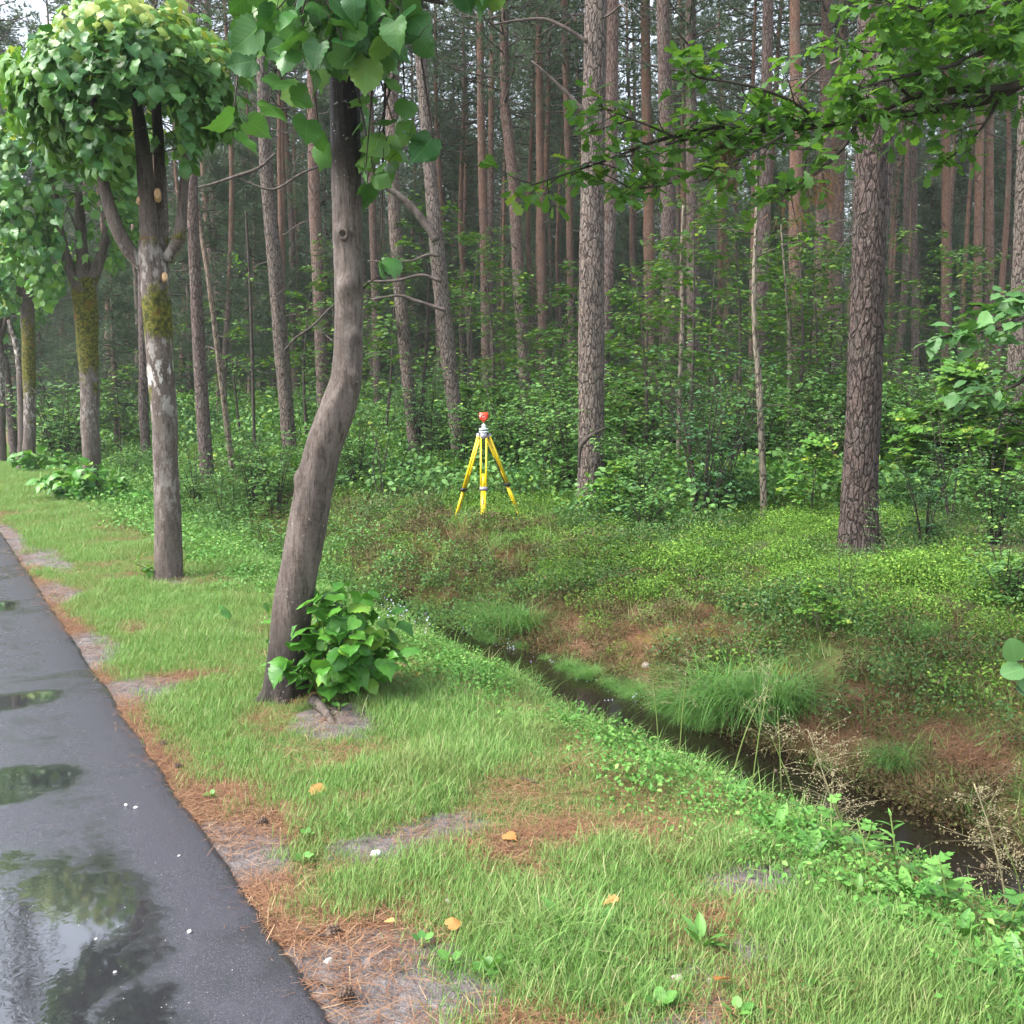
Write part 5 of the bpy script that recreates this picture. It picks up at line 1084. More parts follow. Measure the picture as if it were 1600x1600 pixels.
while cnt < 235:
    d = 15.5 + 48 * rng.random() ** 1.25; x = rng.uniform(-.54, .54) * d; s, t = st(x, d)
    if t < 9.0: continue
    kind = str(rng.choice(['bush', 'dark', 'low', 'oak', 'oak_tall', 'maple', 'rowan'], p=[.4, .08, .1, .12, .06, .08, .16]))
    shrub(kind, (x, d, float(H(x, d))), rng.uniform(.65, 1.1) * (1 + max(0, d - 30) / 90), KN[kind] + ' ' + spot(x, d), KN[kind] + 's ' + spot(x, d)); cnt += 1
# thin pale saplings
def sapling(pts, d, label, mat, nb=7, leafk=None):
    g = gpt(pts[0][0], d); P, r = px_path(pts, d); P[0] = g - [0, 0, .05]
    t = thing('thin_sapling', g, label, 'sapling', 'thin saplings'); V, F = tube(P, r, 12, 70, linden_disp(0.1)); link('trunk', MB().add(V, F, orange=0.0).mesh('trunk', M[mat], True, g), t)
    mb = MB(); LP = []
    for k in range(nb):
        i = rng.integers(1, len(P)); q = P[i - 1] + (P[i] - P[i - 1]) * rng.random(); a = rng.uniform(0, 6.3); L = rng.uniform(.4, 1.1); e = q + np.array([math.cos(a) * L, math.sin(a) * L * .6, rng.uniform(-.1, .45)])
        V, F = tube([q, (q + e) / 2 + [0, 0, .06], e], [.01, .007, .003], 5, 6); mb.add(V, F)
        for _ in range(16): LP.append(q + (e - q) * rng.uniform(.45, 1.1) + rng.normal(size=3) * .08)
    tag(link('twig', mb.mesh('twig', M['twig'], True, g), t), kind='stuff')
    LP = np.array(LP); n = len(LP); V, F, k = scatter(T_OAK_LOW, LP, rdir(n, -.1) * [1, 1, .4], rdir(n, 2.0), rng.uniform(.06, .11, n)); link('foliage', MB().add(V, F, tint=rng.random(n)[k]).mesh('foliage', M['oak_leaf_far'], False, g), t)
sapling([(1197, 812, 11), (1192, 740, 11), (1188, 650, 10), (1185, 580, 10), (1179, 520, 7), (1178, 450, 7), (1180, 380, 6), (1182, 310, 5), (1180, 230, 3)], 13.0, 'thin sapling with pale lichen spotted bark left of the thick dark trunk', 'pale_sapling', 9)
sapling([(1060, 700, 7), (1062, 600, 7), (1066, 500, 6), (1065, 400, 5), (1068, 320, 4)], 17.5, 'thin pale sapling before the stout mauve pine', 'pale_sapling', 9)
sapling([(1234, 640, 4), (1232, 520, 4), (1226, 430, 3), (1220, 350, 2)], 18, 'very thin whip of a sapling right of the spotted one', 'pale_sapling', 5)
sapling([(398, 620, 5), (392, 480, 5), (388, 400, 4), (384, 330, 3)], 24.5, 'thin dark stem in the shade left of the bent linden', 'twig', 4)

# ------------------------------------------------------------------ oak whose bough reaches into the photo from the right
bO = np.array([4.5, 6.9, 0.0]); bO[2] = H(bO[0], bO[1])
OAK = thing('oak_tree', bO, 'oak whose leafy dark bough reaches in from beyond the top right edge', 'tree')
V, F = tube([bO - [0, 0, .1], bO + [0, .05, 2], bO + [.1, .1, 4.5], bO + [.2, 0, 9]], [.24, .2, .17, .06], 24, 80, linden_disp(.3)); link('trunk', MB().add(V, F, orange=0.0).mesh('trunk', M['pine_near'], True, bO), OAK)
forkA = bO + [-.05, -.1, 2.05]
def bough(pts, d0, d1_, mat='twig'):
    n = len(pts); return [(p[0], p[1], p[2], d0 + (d1_ - d0) * i / (n - 1)) for i, p in enumerate(pts)]
B_ = [bough([(1640, 118, 19), (1560, 150, 17), (1480, 168, 15), (1390, 180, 13), (1320, 190, 11), (1250, 200, 9), (1180, 203, 9), (1130, 197, 8), (1080, 207, 7), (1020, 222, 5), (960, 246, 4), (890, 270, 3), (835, 288, 2)], 6.3, 5.7),
      bough([(1650, 100, 14), (1580, 135, 12), (1500, 140, 12), (1430, 150, 11), (1370, 175, 9), (1300, 190, 7), (1210, 196, 6), (1140, 212, 5), (1090, 215, 4), (1040, 226, 3)], 6.2, 5.9),
      bough([(1650, 40, 12), (1590, 62, 9), (1540, 80, 8), (1480, 105, 6), (1420, 118, 5), (1370, 130, 4), (1330, 150, 2)], 6.1, 5.6),
      bough([(1272, 183, 6), (1240, 160, 5), (1190, 140, 5), (1140, 128, 4), (1085, 118, 3), (1070, 90, 2)], 6.0, 5.6),
      bough([(1340, 186, 8), (1325, 220, 6), (1290, 258, 6), (1262, 280, 4), (1230, 300, 3), (1215, 312, 2)], 6.05, 5.7),
      bough([(1150, 203, 5), (1110, 250, 4), (1070, 278, 4), (1020, 292, 3), (960, 298, 2)], 5.95, 5.7),
      bough([(1560, 152, 6), (1545, 185, 5), (1520, 215, 4), (1480, 250, 2)], 6.2, 6.0),
      bough([(1640, 0, 12), (1560, 10, 9), (1480, 25, 7), (1420, 10, 5), (1370, -5, 3)], 6.0, 5.6),
      bough([(1240, 200, 5), (1200, 225, 4), (1150, 250, 3), (1115, 260, 2)], 5.9, 5.6),
      bough([(1050, 212, 4), (1010, 195, 3), (960, 175, 3), (935, 165, 2)], 5.8, 5.5),
      bough([(1420, 150, 5), (1380, 110, 4), (1340, 75, 3), (1300, 60, 2)], 6.1, 5.6)]
LP, LD, LN, LS = [], [], [], []
def oak_cluster(p, out, n):
    for _ in range(n):
        d = nrm(out * .5 + rng.normal(size=3) * [.8, .8, .35] + [0, 0, -.12]); LP.append(p + rng.normal(size=3) * .02); LD.append(d); LN.append(nrm(np.array([0, -.15, 1.0]) + rng.normal(size=3) * .45)); LS.append(rng.uniform(.06, .115))
for bi, b in enumerate(B_):
    P, r = px_path(b, 0)
    if b[0][0] > 1600:
        P = np.concatenate([[forkA + [0, 0, .12 * bi]], P]); r = np.concatenate([[r[0] * 1.15], r])
    V, F = tube(P, r, 9, 8 * len(P), linden_disp(0)); br = link('branch', MB().add(V, F).mesh('branch', M['twig'], True, bO), OAK)
    tw = MB(); Pq, u = smooth_path(P, 70); L = np.linalg.norm(P[-1] - P[0]); dr = nrm(np.gradient(Pq, axis=0)); lo = 0 if b[0][0] <= 1600 else 12
    for k in range(int(20 * L)):
        i = rng.integers(lo, 70) if rng.random() < .7 else rng.integers(45, 70); q = Pq[i]; a = rng.uniform(0, 6.3); o = nrm(dr[i] * .5 + np.array([math.cos(a), math.sin(a), rng.uniform(-.7, .8)])); Lt = rng.uniform(.1, .34) * (1.1 - .4 * u[i])
        e = q + o * Lt; V, F = tube([q, (q + e) / 2 + rng.normal(size=3) * .02, e], [.004, .003, .0015], 4, 5); tw.add(V, F)
        oak_cluster(e, o, 4); oak_cluster(q + o * Lt * .55, o, 2)
    oak_cluster(Pq[-1], dr[-1], 5)
    tag(link('twig', tw.mesh('twig', M['twig'], True, bO), OAK), kind='stuff')
for _ in range(200):                             # upper right mass of the same bough system
    p = at(rng.uniform(1390, 1640), rng.uniform(-40, 130) * (rng.random() ** .3), rng.uniform(5.6, 6.8)); oak_cluster(p, rdir(1)[0], 6)
LP, LD, LN, LS = (np.array(a) for a in (LP, LD, LN, LS))
fol = link('foliage', MB().add(*tube([forkA + [0, 0, 1], forkA + [-.3, 0, 1.6], forkA + [-.9, -.2, 2.0]], [.05, .04, .02], 7, 9)).mesh('foliage', M['twig'], True, bO), OAK)
put_leaves(fol, bO, LP, LD, LN, LS, LM_OAK, T_OAK[0], 'oak_leaf_far', 300); print('oak leaves', len(LP))
def hung(px, py, d, w_, h_, n, label):
    p = at(px, py, d); o = thing('hanging_twig', p, label, 'dead twig', 'brown dead pine sprays caught in the oak'); mb = MB()
    V, F = tube([p, p + [.02, 0, -h_ * .5], p + [.05, 0, -h_]], [.004, .003, .0015], 4, 8); link('stem', MB().add(V, F).mesh('stem', M['twig'], True, p), o)
    q = p + np.stack([rng.normal(size=n) * w_ * .35, rng.normal(size=n) * w_ * .3, -h_ * rng.random(n)], 1); T = (np.array([[-.03, 0, 0], [.03, 0, 0], [.0, 1, -.1]], float), np.array([[0, 1, 2]]))
    V, F, k = scatter(T, q, nrm(rng.normal(size=(n, 3)) * [.5, .5, .3] + [0, 0, -1]), rdir(n), rng.uniform(.05, .11, n)); link('needles', mb.add(V, F, tint=rng.random(n)[k]).mesh('needles', M['hung_needles'], False, p), o)
hung(1135, 205, 5.95, .14, .3, 330, 'larger brown dead spray hanging under the oak bough, left'); hung(1285, 268, 5.8, .12, .17, 170, 'smaller brown dead spray hanging from the lower oak branch')
hung(1235, 300, 6.3, .2, .2, 90, 'faint thin brown spray just below the oak branch tip')

# the oak's own crown above and right of the frame
n = 2000; v = rdir(n); Pc = bO + [0.6, 0.3, 7.2] + v * ((0.3 + 0.7 * rng.random(n)) ** .5)[:, None] * [3.6, 3.4, 2.6]; a_, b_ = proj(Pc); Pc = Pc[(a_ > 1610) | (b_ < -10)]; n = len(Pc)
V, F, k = scatter(T_OAK_LOW, Pc, rdir(n, -.2), rdir(n, 1.2), rng.uniform(.1, .17, n)); me = MB().add(V, F, tint=rng.random(n)[k]).mesh('leaf_mass', M['oak_leaf_far'], False, bO); tag(link('leaf_mass', me, OAK), kind='stuff')
# hazel and alder reaching in from the right edge
def edge_shrub(name, base, boughs, leafT, lmat, lowmat, size, label, cat, per=7, extra=()):
    b = np.array([base[0], base[1], float(H(*base))]); o = thing(name, b, label, cat); P_, D_, N_ = [], [], []; mb = MB()
    for q in boughs:
        P, r = px_path(q, 0); P = np.concatenate([[b, b + [0, 0, P[0][2] * .6 - b[2] * .6]], P]); r = np.concatenate([[.03, .025], r]); V, F = tube(P, r, 7, 6 * len(P)); mb.add(V, F); Pq, u = smooth_path(P, 60)
        for i in rng.integers(28, 60, per * 12):
            P_.append(Pq[i] + rng.normal(size=3) * .035); D_.append(nrm(rng.normal(size=3) * [.9, .7, .3] + [-.4, -.2, -.25])); N_.append(nrm(rng.normal(size=3) * .35 + [0, -.25, 1]))
    br = link('branch', mb.mesh('branch', M['twig'], True, b), o)
    S_ = size * rng.uniform(.55, 1.2, len(P_))
    if extra:
        P_ = [at(*e[:3]) for e in extra]; D_ = [e[3] for e in extra]; N_ = [e[4] for e in extra]; S_ = np.array([e[5] for e in extra])
    leaf_objects(br, b, leaf_meshes(leafT, lmat), np.array(P_, float), np.array(D_, float), np.array(N_, float), S_)
edge_shrub('hazel_shrub', (3.35, 5.2), [[(1650, 480, 10, 4.9), (1590, 500, 7, 4.7), (1540, 518, 5, 4.6), (1490, 524, 4, 4.5), (1435, 536, 3, 4.4)], [(1650, 470, 8, 5.0), (1600, 470, 5, 4.9), (1550, 478, 4, 4.8), (1500, 475, 2, 4.7)],
     [(1650, 565, 9, 5.0), (1590, 600, 6, 5.0), (1550, 616, 4, 5.0), (1515, 620, 2, 5.0)]], [T_OVAL, T_LINDEN[0], T_OVAL], 'hazel_leaf', None, .085, 'hazel branches with pale green leaves entering from the right edge', 'shrub', 14)
edge_shrub('alder_shrub', (2.5, 3.9), [[(1640, 1060, 6, 3.9), (1605, 1035, 4, 3.85), (1590, 1033, 3, 3.8)]], [T_ROUND], 'hazel_leaf', None, .09, 'two round pale alder leaves poking in at the right edge', 'shrub', 0,
     [(1588, 1033, 3.8, (-.35, -.2, .9), (-.2, -.9, .3), .1), (1600, 1045, 3.8, (-.9, -.1, -.15), (-.1, -.7, .7), .095), (1603, 1085, 3.8, (-.6, 0, .5), (0, -.6, .8), .05), (1596, 1050, 3.82, (.3, -.4, -.8), (0, -.8, .6), .09)])

# ------------------------------------------------------------------ ditch plants
def strands(name, n, rad, L0, L1, wid, mat, up=0.9, lean=(0, 0)):
    base = np.concatenate([rng.normal(size=(n, 2)) * rad * .35, np.zeros((n, 1))], 1); az = rng.uniform(0, 6.3, n); L = rng.uniform(L0, L1, n); el = rng.uniform(.9, 1.45, n) * up
    d = np.stack([np.cos(az) + lean[0], np.sin(az) + lean[1]], 1); d /= np.linalg.norm(d, axis=1)[:, None]; sd_ = np.stack([-d[:, 1], d[:, 0], 0 * az], 1); V = []; K = 7
    p = base.copy(); ang = el.copy()
    for k in range(K):
        ww = (wid * (1 - (k / (K - .5)) ** 2))[:, None] * sd_ if np.ndim(wid) else wid * (1 - (k / (K - .5)) ** 2) * sd_
        V += [p - ww, p + ww]; p = p + (L / K)[:, None] * np.concatenate([d * np.cos(ang)[:, None], np.sin(ang)[:, None]], 1); ang = ang - rng.uniform(.18, .42, n)
    V = np.stack(V, 1); F = np.array([[2 * k, 2 * k + 1, 2 * k + 3, 2 * k + 2] for k in range(K - 1)]); F = (F[None] + (np.arange(n) * 2 * K)[:, None, None]).reshape(-1, 4)
    return MB().add(V.reshape(-1, 3), F, tint=np.repeat(rng.random(n), 2 * K)).mesh(name, M[mat])
SED = [strands('sedge_tussock', 620, .36, .55, 1.05, .0028, 'sedge', .95), strands('sedge_tussock', 520, .3, .5, .9, .0026, 'sedge', 1.0)]
for i, (px, py, s_, lb) in enumerate(((1135, 1125, 1.0, 'largest fountain shaped sedge tussock hanging over the dark water'), (1215, 1120, .95, 'sedge tussock just right of the largest one'), (1065, 1120, .55, 'small sedge tussock left of the largest one'), (812, 992, .85, 'sedge tussock on the far bank below the tripod'),
        (770, 985, .75, 'left one of two sedge tussocks below the tripod'), (598, 930, .7, 'dark sedge tussock right of the bent linden'), (535, 870, .7, 'sedge tuft close to the bent linden trunk'), (925, 1085, .4, 'thin wisp of sedge standing in the ditch water'), (1000, 1095, .35, 'small wisp of sedge at the water edge'),
        (1400, 1205, .45, 'short tuft at the water edge on the far bank'), (1440, 1000, .4, 'small tuft on the far bank at right'), (300, 800, .8, 'pale tall grass clump behind the second linden'), (395, 860, .9, 'tall ditch grass clump left of the bent linden'), (340, 815, .9, 'ditch grass clump right of the second linden'))):
    g = ground(px, py); g[2] = max(g[2], WATER_Z - .05); o = link('sedge_tussock', SED[i % 2]); o.location = g; o.scale = (s_,) * 3; o.rotation_euler = (0, 0, rng.uniform(0, 6.3)); tag(o, lb, 'sedge', 'sedge tussocks along the ditch')
for i in range(22):
    px = rng.uniform(690, 1120); py = np.interp(px, [690, 860, 1000, 1120], [990, 1075, 1135, 1185]) + rng.normal() * 14
    g = ground(px, py); g[2] = max(g[2], WATER_Z - .04); o = link('water_grass', SED[i % 2]); o.location = g; s_ = rng.uniform(.2, .38); o.scale = (s_ * .8, s_ * .8, s_ * 1.15); o.rotation_euler = (0, 0, rng.uniform(0, 6.3)); tag(o, 'wisp of grass standing at the dark water edge', 'grass tuft', 'wisps of grass along the ditch water')
def weed(px, py, kind, n, size, label, group, cat='weed', spread=1.0, z=0.0):
    g = ground(px, py); o = thing({'dock': 'dock_plant', 'rosette': 'weed_rosette', 'lance': 'willowherb_plant', 'maple': 'maple_seedling', 'round': 'small_weed'}[kind], g, label, cat, group, rng.uniform(0, 6.3))
    P, D, N, S = [], [], [], []; mb = MB(); size = size * .72
    if kind in ('dock', 'rosette', 'round'):
        e0 = {'dock': 1.1, 'rosette': .35, 'round': .7}[kind]
        for k in range(n):
            a = k * 2.4 + rng.normal() * .3; el = e0 * rng.uniform(.6, 1.25); D.append([math.cos(a) * math.cos(el), math.sin(a) * math.cos(el), math.sin(el)]); N.append([-math.cos(a) * math.sin(el), -math.sin(a) * math.sin(el), math.cos(el) + .05])
            P.append([math.cos(a) * .012, math.sin(a) * .012, .0 + (.02 if kind == 'round' else 0)]); S.append(size * rng.uniform(.65, 1.15))
        V, F = tube([[0, 0, -.02], [0, 0, .03]], [.006, .004], 5, 2); mb.add(V, F); T = T_ROUND if kind == 'round' else None
        Ms = WM['round'] if kind == 'round' else WM['dock']
    else:
        h = size * 3.2 if kind == 'lance' else size * 2.2; top_ = np.array([rng.normal() * .05, rng.normal() * .05, h]); V, F = tube([[0, 0, -.03], top_ * .5, top_], [.005, .004, .002], 5, 8); mb.add(V, F)
        for k in range(n):
            u = .25 + .75 * (k + .5) / n; a = k * 2.4; el = -.1 + .75 * u; P.append(top_ * u); D.append([math.cos(a) * math.cos(el), math.sin(a) * math.cos(el), math.sin(el)]); N.append([-math.cos(a) * math.sin(el), -math.sin(a) * math.sin(el), math.cos(el) + .05]); S.append(size * (1.15 - .5 * u ** 3) * rng.uniform(.8, 1.1))
        Ms = WM[kind]
    stm = link('stem', mb.mesh('stem', M['green_stem'], True), o)
    leaf_objects(stm, np.zeros(3), Ms, np.array(P), np.array(D, float), np.array(N, float), np.array(S)); return o
WM = {'dock': leaf_meshes(T_DOCK, 'weed'), 'round': leaf_meshes([T_ROUND], 'weed'), 'lance': leaf_meshes([T_LANCE], 'weed'), 'maple': leaf_meshes([T_MAPLE], 'weed')}
GD = 'dock plants along the ditch edge'
for px, py, n, s_, lb in ((1080, 1215, 7, .17, 'broad dock plant at the ditch edge left of the willowherb'), (1150, 1255, 8, .18, 'dock plant with upright pale leaves by the dark water'), (1215, 1310, 8, .2, 'largest dock plant with crinkled light leaves by the ditch'), (1265, 1345, 7, .16, 'dock plant beside the broad lobed seedling'),
        (1420, 1410, 8, .18, 'dock plant with bright leaves below the willowherb'), (1460, 1400, 6, .17, 'dock plant leaning over the water'), (1380, 1440, 7, .16, 'dock plant in the long grass near the bottom right'), (880, 1135, 6, .15, 'dock plant below the forget-me-nots'), (980, 1175, 7, .15, 'dock plant half hidden by water grass'),
        (1585, 1540, 7, .17, 'large leaved dock cut by the right edge'), (1500, 1470, 6, .14, 'dock plant near the right edge'), (1030, 1200, 6, .14, 'low dock plant between two taller ones'), (1340, 1400, 6, .15, 'dock plant under the tall grass stalks'), (700, 1035, 6, .13, 'dock leaves on the near bank right of the linden shoots')):
    weed(px, py, 'dock', n, s_, lb, GD)
GR = 'weeds in the verge grass'; WS = .68
for px, py, k, n, s_, lb in ((1095, 1480, 'dock', 7, .13, 'dandelion like weed casting a dark gap in the verge'), (770, 1520, 'dock', 6, .1, 'narrow leaved weed left of the bare soil patch'), (880, 1455, 'dock', 6, .12, 'weed with a long dark leaf in the long grass'), (945, 1460, 'dock', 5, .1, 'weed beside the brown leaf in the long grass'),
        (820, 1510, 'rosette', 7, .11, 'flat weed rosette in the bottom grass'), (1030, 1580, 'round', 6, .06, 'small seedling weed at the bottom edge'), (480, 1312, 'round', 5, .045, 'small round leaved weed at the needle patch'), (475, 1350, 'round', 5, .04, 'tiny weed under the small round leaved one'),
        (705, 1512, 'round', 3, .05, 'two leaved weed on the needle litter'), (755, 1530, 'round', 4, .05, 'small bright weed by the bare soil'), (660, 1480, 'round', 4, .04, 'tiny weed in the needles at bottom centre'), (1240, 1560, 'rosette', 5, .12, 'weed with one long pale leaf bottom right'),
        (960, 1325, 'rosette', 6, .09, 'weed rosette in the thin grass right of centre'), (1150, 1590, 'round', 5, .05, 'little weed at the bottom right of centre'), (500, 1108, 'dock', 5, .1, 'narrow leaves sprouting by the linden root'), (530, 1110, 'round', 4, .05, 'small weed right of the linden root'), (330, 1250, 'round', 4, .035, 'tiny pale weed near the road edge')):
    weed(px, py, k, n, s_, lb, GR)
GW = 'willowherb and other upright plants by the ditch'
for px, py, k, n, s_, lb in ((1405, 1372, 'lance', 12, .1, 'tall willowherb with whorled pointed leaves over the dark water'), (1365, 1378, 'lance', 10, .085, 'shorter willowherb left of the tallest one'), (1228, 1290, 'lance', 10, .07, 'small willowherb by the tall grass stalks'), (1560, 1432, 'lance', 10, .085, 'willowherb near the right edge'), (1160, 1230, 'lance', 7, .08, 'pale two leaved stem over the water'),
        (1300, 1345, 'maple', 6, .12, 'lobed leaf seedling at the ditch edge'), (1340, 1360, 'maple', 6, .13, 'darker lobed seedling under the willowherb'), (1270, 1320, 'maple', 5, .11, 'lobed seedling behind the largest dock'), (1490, 1440, 'maple', 6, .13, 'lobed seedling at the water edge, right'), (1560, 1470, 'maple', 6, .13, 'lobed seedling low by the right edge'),
        (430, 880, 'maple', 6, .16, 'leafy plant in the ditch left of the bent linden'), (700, 960, 'lance', 12, .1, 'feathery plant on the bank below the tripod'), (610, 950, 'lance', 12, .1, 'feathery plant right of the linden shoots'), (650, 945, 'lance', 12, .1, 'feathery plant in the overgrown ditch')):
    weed(px, py, k, n, s_, lb, GW, 'plant')
# tall grass stalks with loose seed heads
def stalk(pts, d, label, nb=26, sp=.1, head=.35):
    P, r = px_path(pts, d); g = P[0].copy(); P[0][2] -= .04; o = thing('seed_stalk', g, label, 'grass stalk', 'tall seeding grass stalks over the ditch'); V, F = tube(P, r, 5, 24); link('stem', MB().add(V, F).mesh('stem', M['seed'] if nb > 30 else M['green_stem'], True, g), o)
    mb = MB(); Pq, u = smooth_path(P, 60)
    for _ in range(nb):
        q = Pq[int(60 * (1 - head * rng.random())) - 1]; e = q + rng.normal(size=3) * sp * [1, .7, .5] + [0, 0, sp * .5]; V, F = tube([q, (q + e) / 2 + [0, 0, .01], e], [.0007, .0006, .0004], 3, 3); mb.add(V, F)
        for _ in range(6):
            p = q + (e - q) * rng.uniform(.45, 1.05) + rng.normal(size=3) * .007; V, F = box(p, (.0012, .0012, .0028), np.linalg.qr(rng.normal(size=(3, 3)))[0]); mb.add(V, F)
    tag(link('seed_head', mb.mesh('seed_head', M['seed'], False, g), o), kind='stuff')
stalk([(1345, 1395, 3), (1325, 1330, 3), (1300, 1250, 2.5), (1278, 1185, 2), (1262, 1140, 1.5)], 3.85, 'bushy cream seed head leaning over the ditch water', 70, .1, .5)
stalk([(1352, 1400, 3), (1320, 1300, 2.5), (1300, 1240, 2)], 3.8, 'second cream stalk beside the bushy seed head', 26, .08, .4)
stalk([(1582, 1470, 3), (1565, 1370, 3), (1545, 1290, 2.5), (1522, 1225, 2)], 3.55, 'cream seed head near the right edge', 60, .09, .6)
stalk([(1600, 1460, 3), (1592, 1380, 2.5), (1570, 1320, 2)], 3.5, 'cream stalk cut by the right edge', 30, .08, .5)
for px0, py0, px1, py1, dd, lb in ((1172, 1240, 1208, 1030, 4.5, 'tall thin green stalk rising before the sedge'), (1140, 1215, 1195, 1075, 4.6, 'slanting green stalk left of the tall thin one'), (1222, 1250, 1215, 1110, 4.4, 'upright green stalk right of the tall thin one'), (1255, 1290, 1205, 1150, 4.2, 'thin stalk leaning left by the willowherb'), (1060, 1190, 1075, 1030, 4.9, 'thin stalk left of the sedge fountain'), (1030, 1170, 1020, 1060, 5.0, 'short thin stalk over the water')):
    stalk([(px0, py0, 2.2), ((px0 * .55 + px1 * .45), (py0 + py1) / 2, 2), (px1, py1, 1.3)], dd, lb, 12, .07, .35)
for px0, py0, px1, py1, dd, lb in ((1460, 1375, 1435, 1325, 3.7, 'dry brown bud stalk over the black water'), (1505, 1395, 1498, 1360, 3.6, 'dry brown bud stalk right of the first'), (1545, 1400, 1535, 1355, 3.5, 'dry brown bud stalk left of the cream seed head'), (1225, 1260, 1212, 1205, 4.3, 'dry brown bud stalk by the lobed leaf')):
    P, r = px_path([(px0, py0, 1.5), ((px0 + px1) / 2 + 4, (py0 + py1) / 2, 1.3), (px1, py1, 1.2)], dd); g = P[0].copy(); o = thing('bud_stalk', g, lb, 'dead stalk', 'dry bud stalks over the water'); V, F = tube(P, r, 4, 10); link('stem', MB().add(V, F).mesh('stem', M['dead_twig'], True, g), o)
    V, F = lathe([(.001, -.008), (.007, -.004), (.008, .002), (.004, .009), (.001, .01)], 8, P[-1]); link('bud', MB().add(V, F).mesh('bud', M['cone'], True, g), o)
# forget-me-nots and small purple flowers on the near bank
def flower_mesh(name, mat, n=5, r_=.0032):
    mb = MB()
    for _ in range(7):
        c = np.array([rng.normal() * .02, rng.normal() * .02, rng.uniform(.1, .2)]); V, F = tube([[c[0] * .3, c[1] * .3, 0], c], [.001, .0007], 3, 2); mb.add(V, F, 1)
        nn = nrm(rng.normal(size=3) * .4 + [0, -.4, 1]); X = nrm(np.cross(nn, [0, 1, .1])); Y = np.cross(nn, X)
        for k in range(5):
            a = k * 1.2566; d = X * math.cos(a) + Y * math.sin(a); e = X * -math.sin(a) + Y * math.cos(a); mb.add(np.array([c, c + d * r_ + e * r_ * .55, c + d * r_ * 1.8, c + d * r_ - e * r_ * .55]), np.array([[0, 1, 2, 3]]), 0)
    return mb.mesh(name, [M[mat], M['green_stem']])
pts = []
for _ in range(200):
    px = rng.uniform(600, 1010); py = np.interp(px, [600, 700, 800, 900, 1010], [985, 1003, 1045, 1110, 1160]) + rng.normal() * 10; pts.append(ground(px, py))
instancer('forget_me_nots', [flower_mesh('bloom_0', 'flower'), flower_mesh('bloom_1', 'flower'), flower_mesh('bloom_2', 'purple_flower')], np.array(pts), np.stack([np.zeros(200), np.zeros(200), rng.uniform(0, 6.3, 200)], 1), rng.uniform(.8, 1.3, 200), rng.choice(3, 200, p=[.42, .42, .16]), 'tiny pale blue flowers scattered along the near ditch edge', 'flowers')
hb = [leaf_clump('bankherb_%d' % i, 80, .15, .11, .022, T, mm, 4) for i, (T, mm) in enumerate(((T_OVAL, 'herb'), (T_DIA, 'herb'), (T_LANCE, 'herb')))]
n = 1150; s = rng.uniform(1, 22, n); t = rng.normal(2.86, .24, n); x, y = xy(s, t); d = np.hypot(x, y); k = in_view(x, y) & (rng.random(n) < np.minimum(1, 7 / d)); x, y, d = x[k], y[k], d[k]
instancer('bank_herbs', hb, np.stack([x, y, H(x, y)], 1), np.stack([0 * x, 0 * x, rng.uniform(0, 6.3, len(x))], 1), rng.uniform(.6, 1.3, len(x)) * np.clip(d / 7, 1, 2.5), rng.integers(0, 3, len(x)), 'lush broad leaved herbs crowding the near ditch edge', 'herbs')
# plants that overgrow the ditch farther along
n = 1500; s = rng.uniform(8.4, 40, n); t = rng.uniform(3.2, 5.6, n); x, y = xy(s, t); d = np.hypot(x, y); k = in_view(x, y); x, y, d = x[k], y[k], d[k]
instancer('ditch_growth', [leaf_clump('growth_%d' % i, 150, .3, .55, .06, T, mm, 10) for i, (T, mm) in enumerate(((T_OVAL, 'shrub_leaf'), (T_LANCE, 'shrub_leaf'), (T_LANCE, 'bilberry')))] , np.stack([x, y, np.maximum(H(x, y), WATER_Z) - .02], 1), np.stack([0 * x, 0 * x, rng.uniform(0, 6.3, len(x))], 1),
          rng.uniform(.4, .9, len(x)) * np.clip(d / 14, .75, 2), rng.integers(0, 3, len(x)), 'leafy growth filling the ditch beyond the bent linden', 'ditch plants')
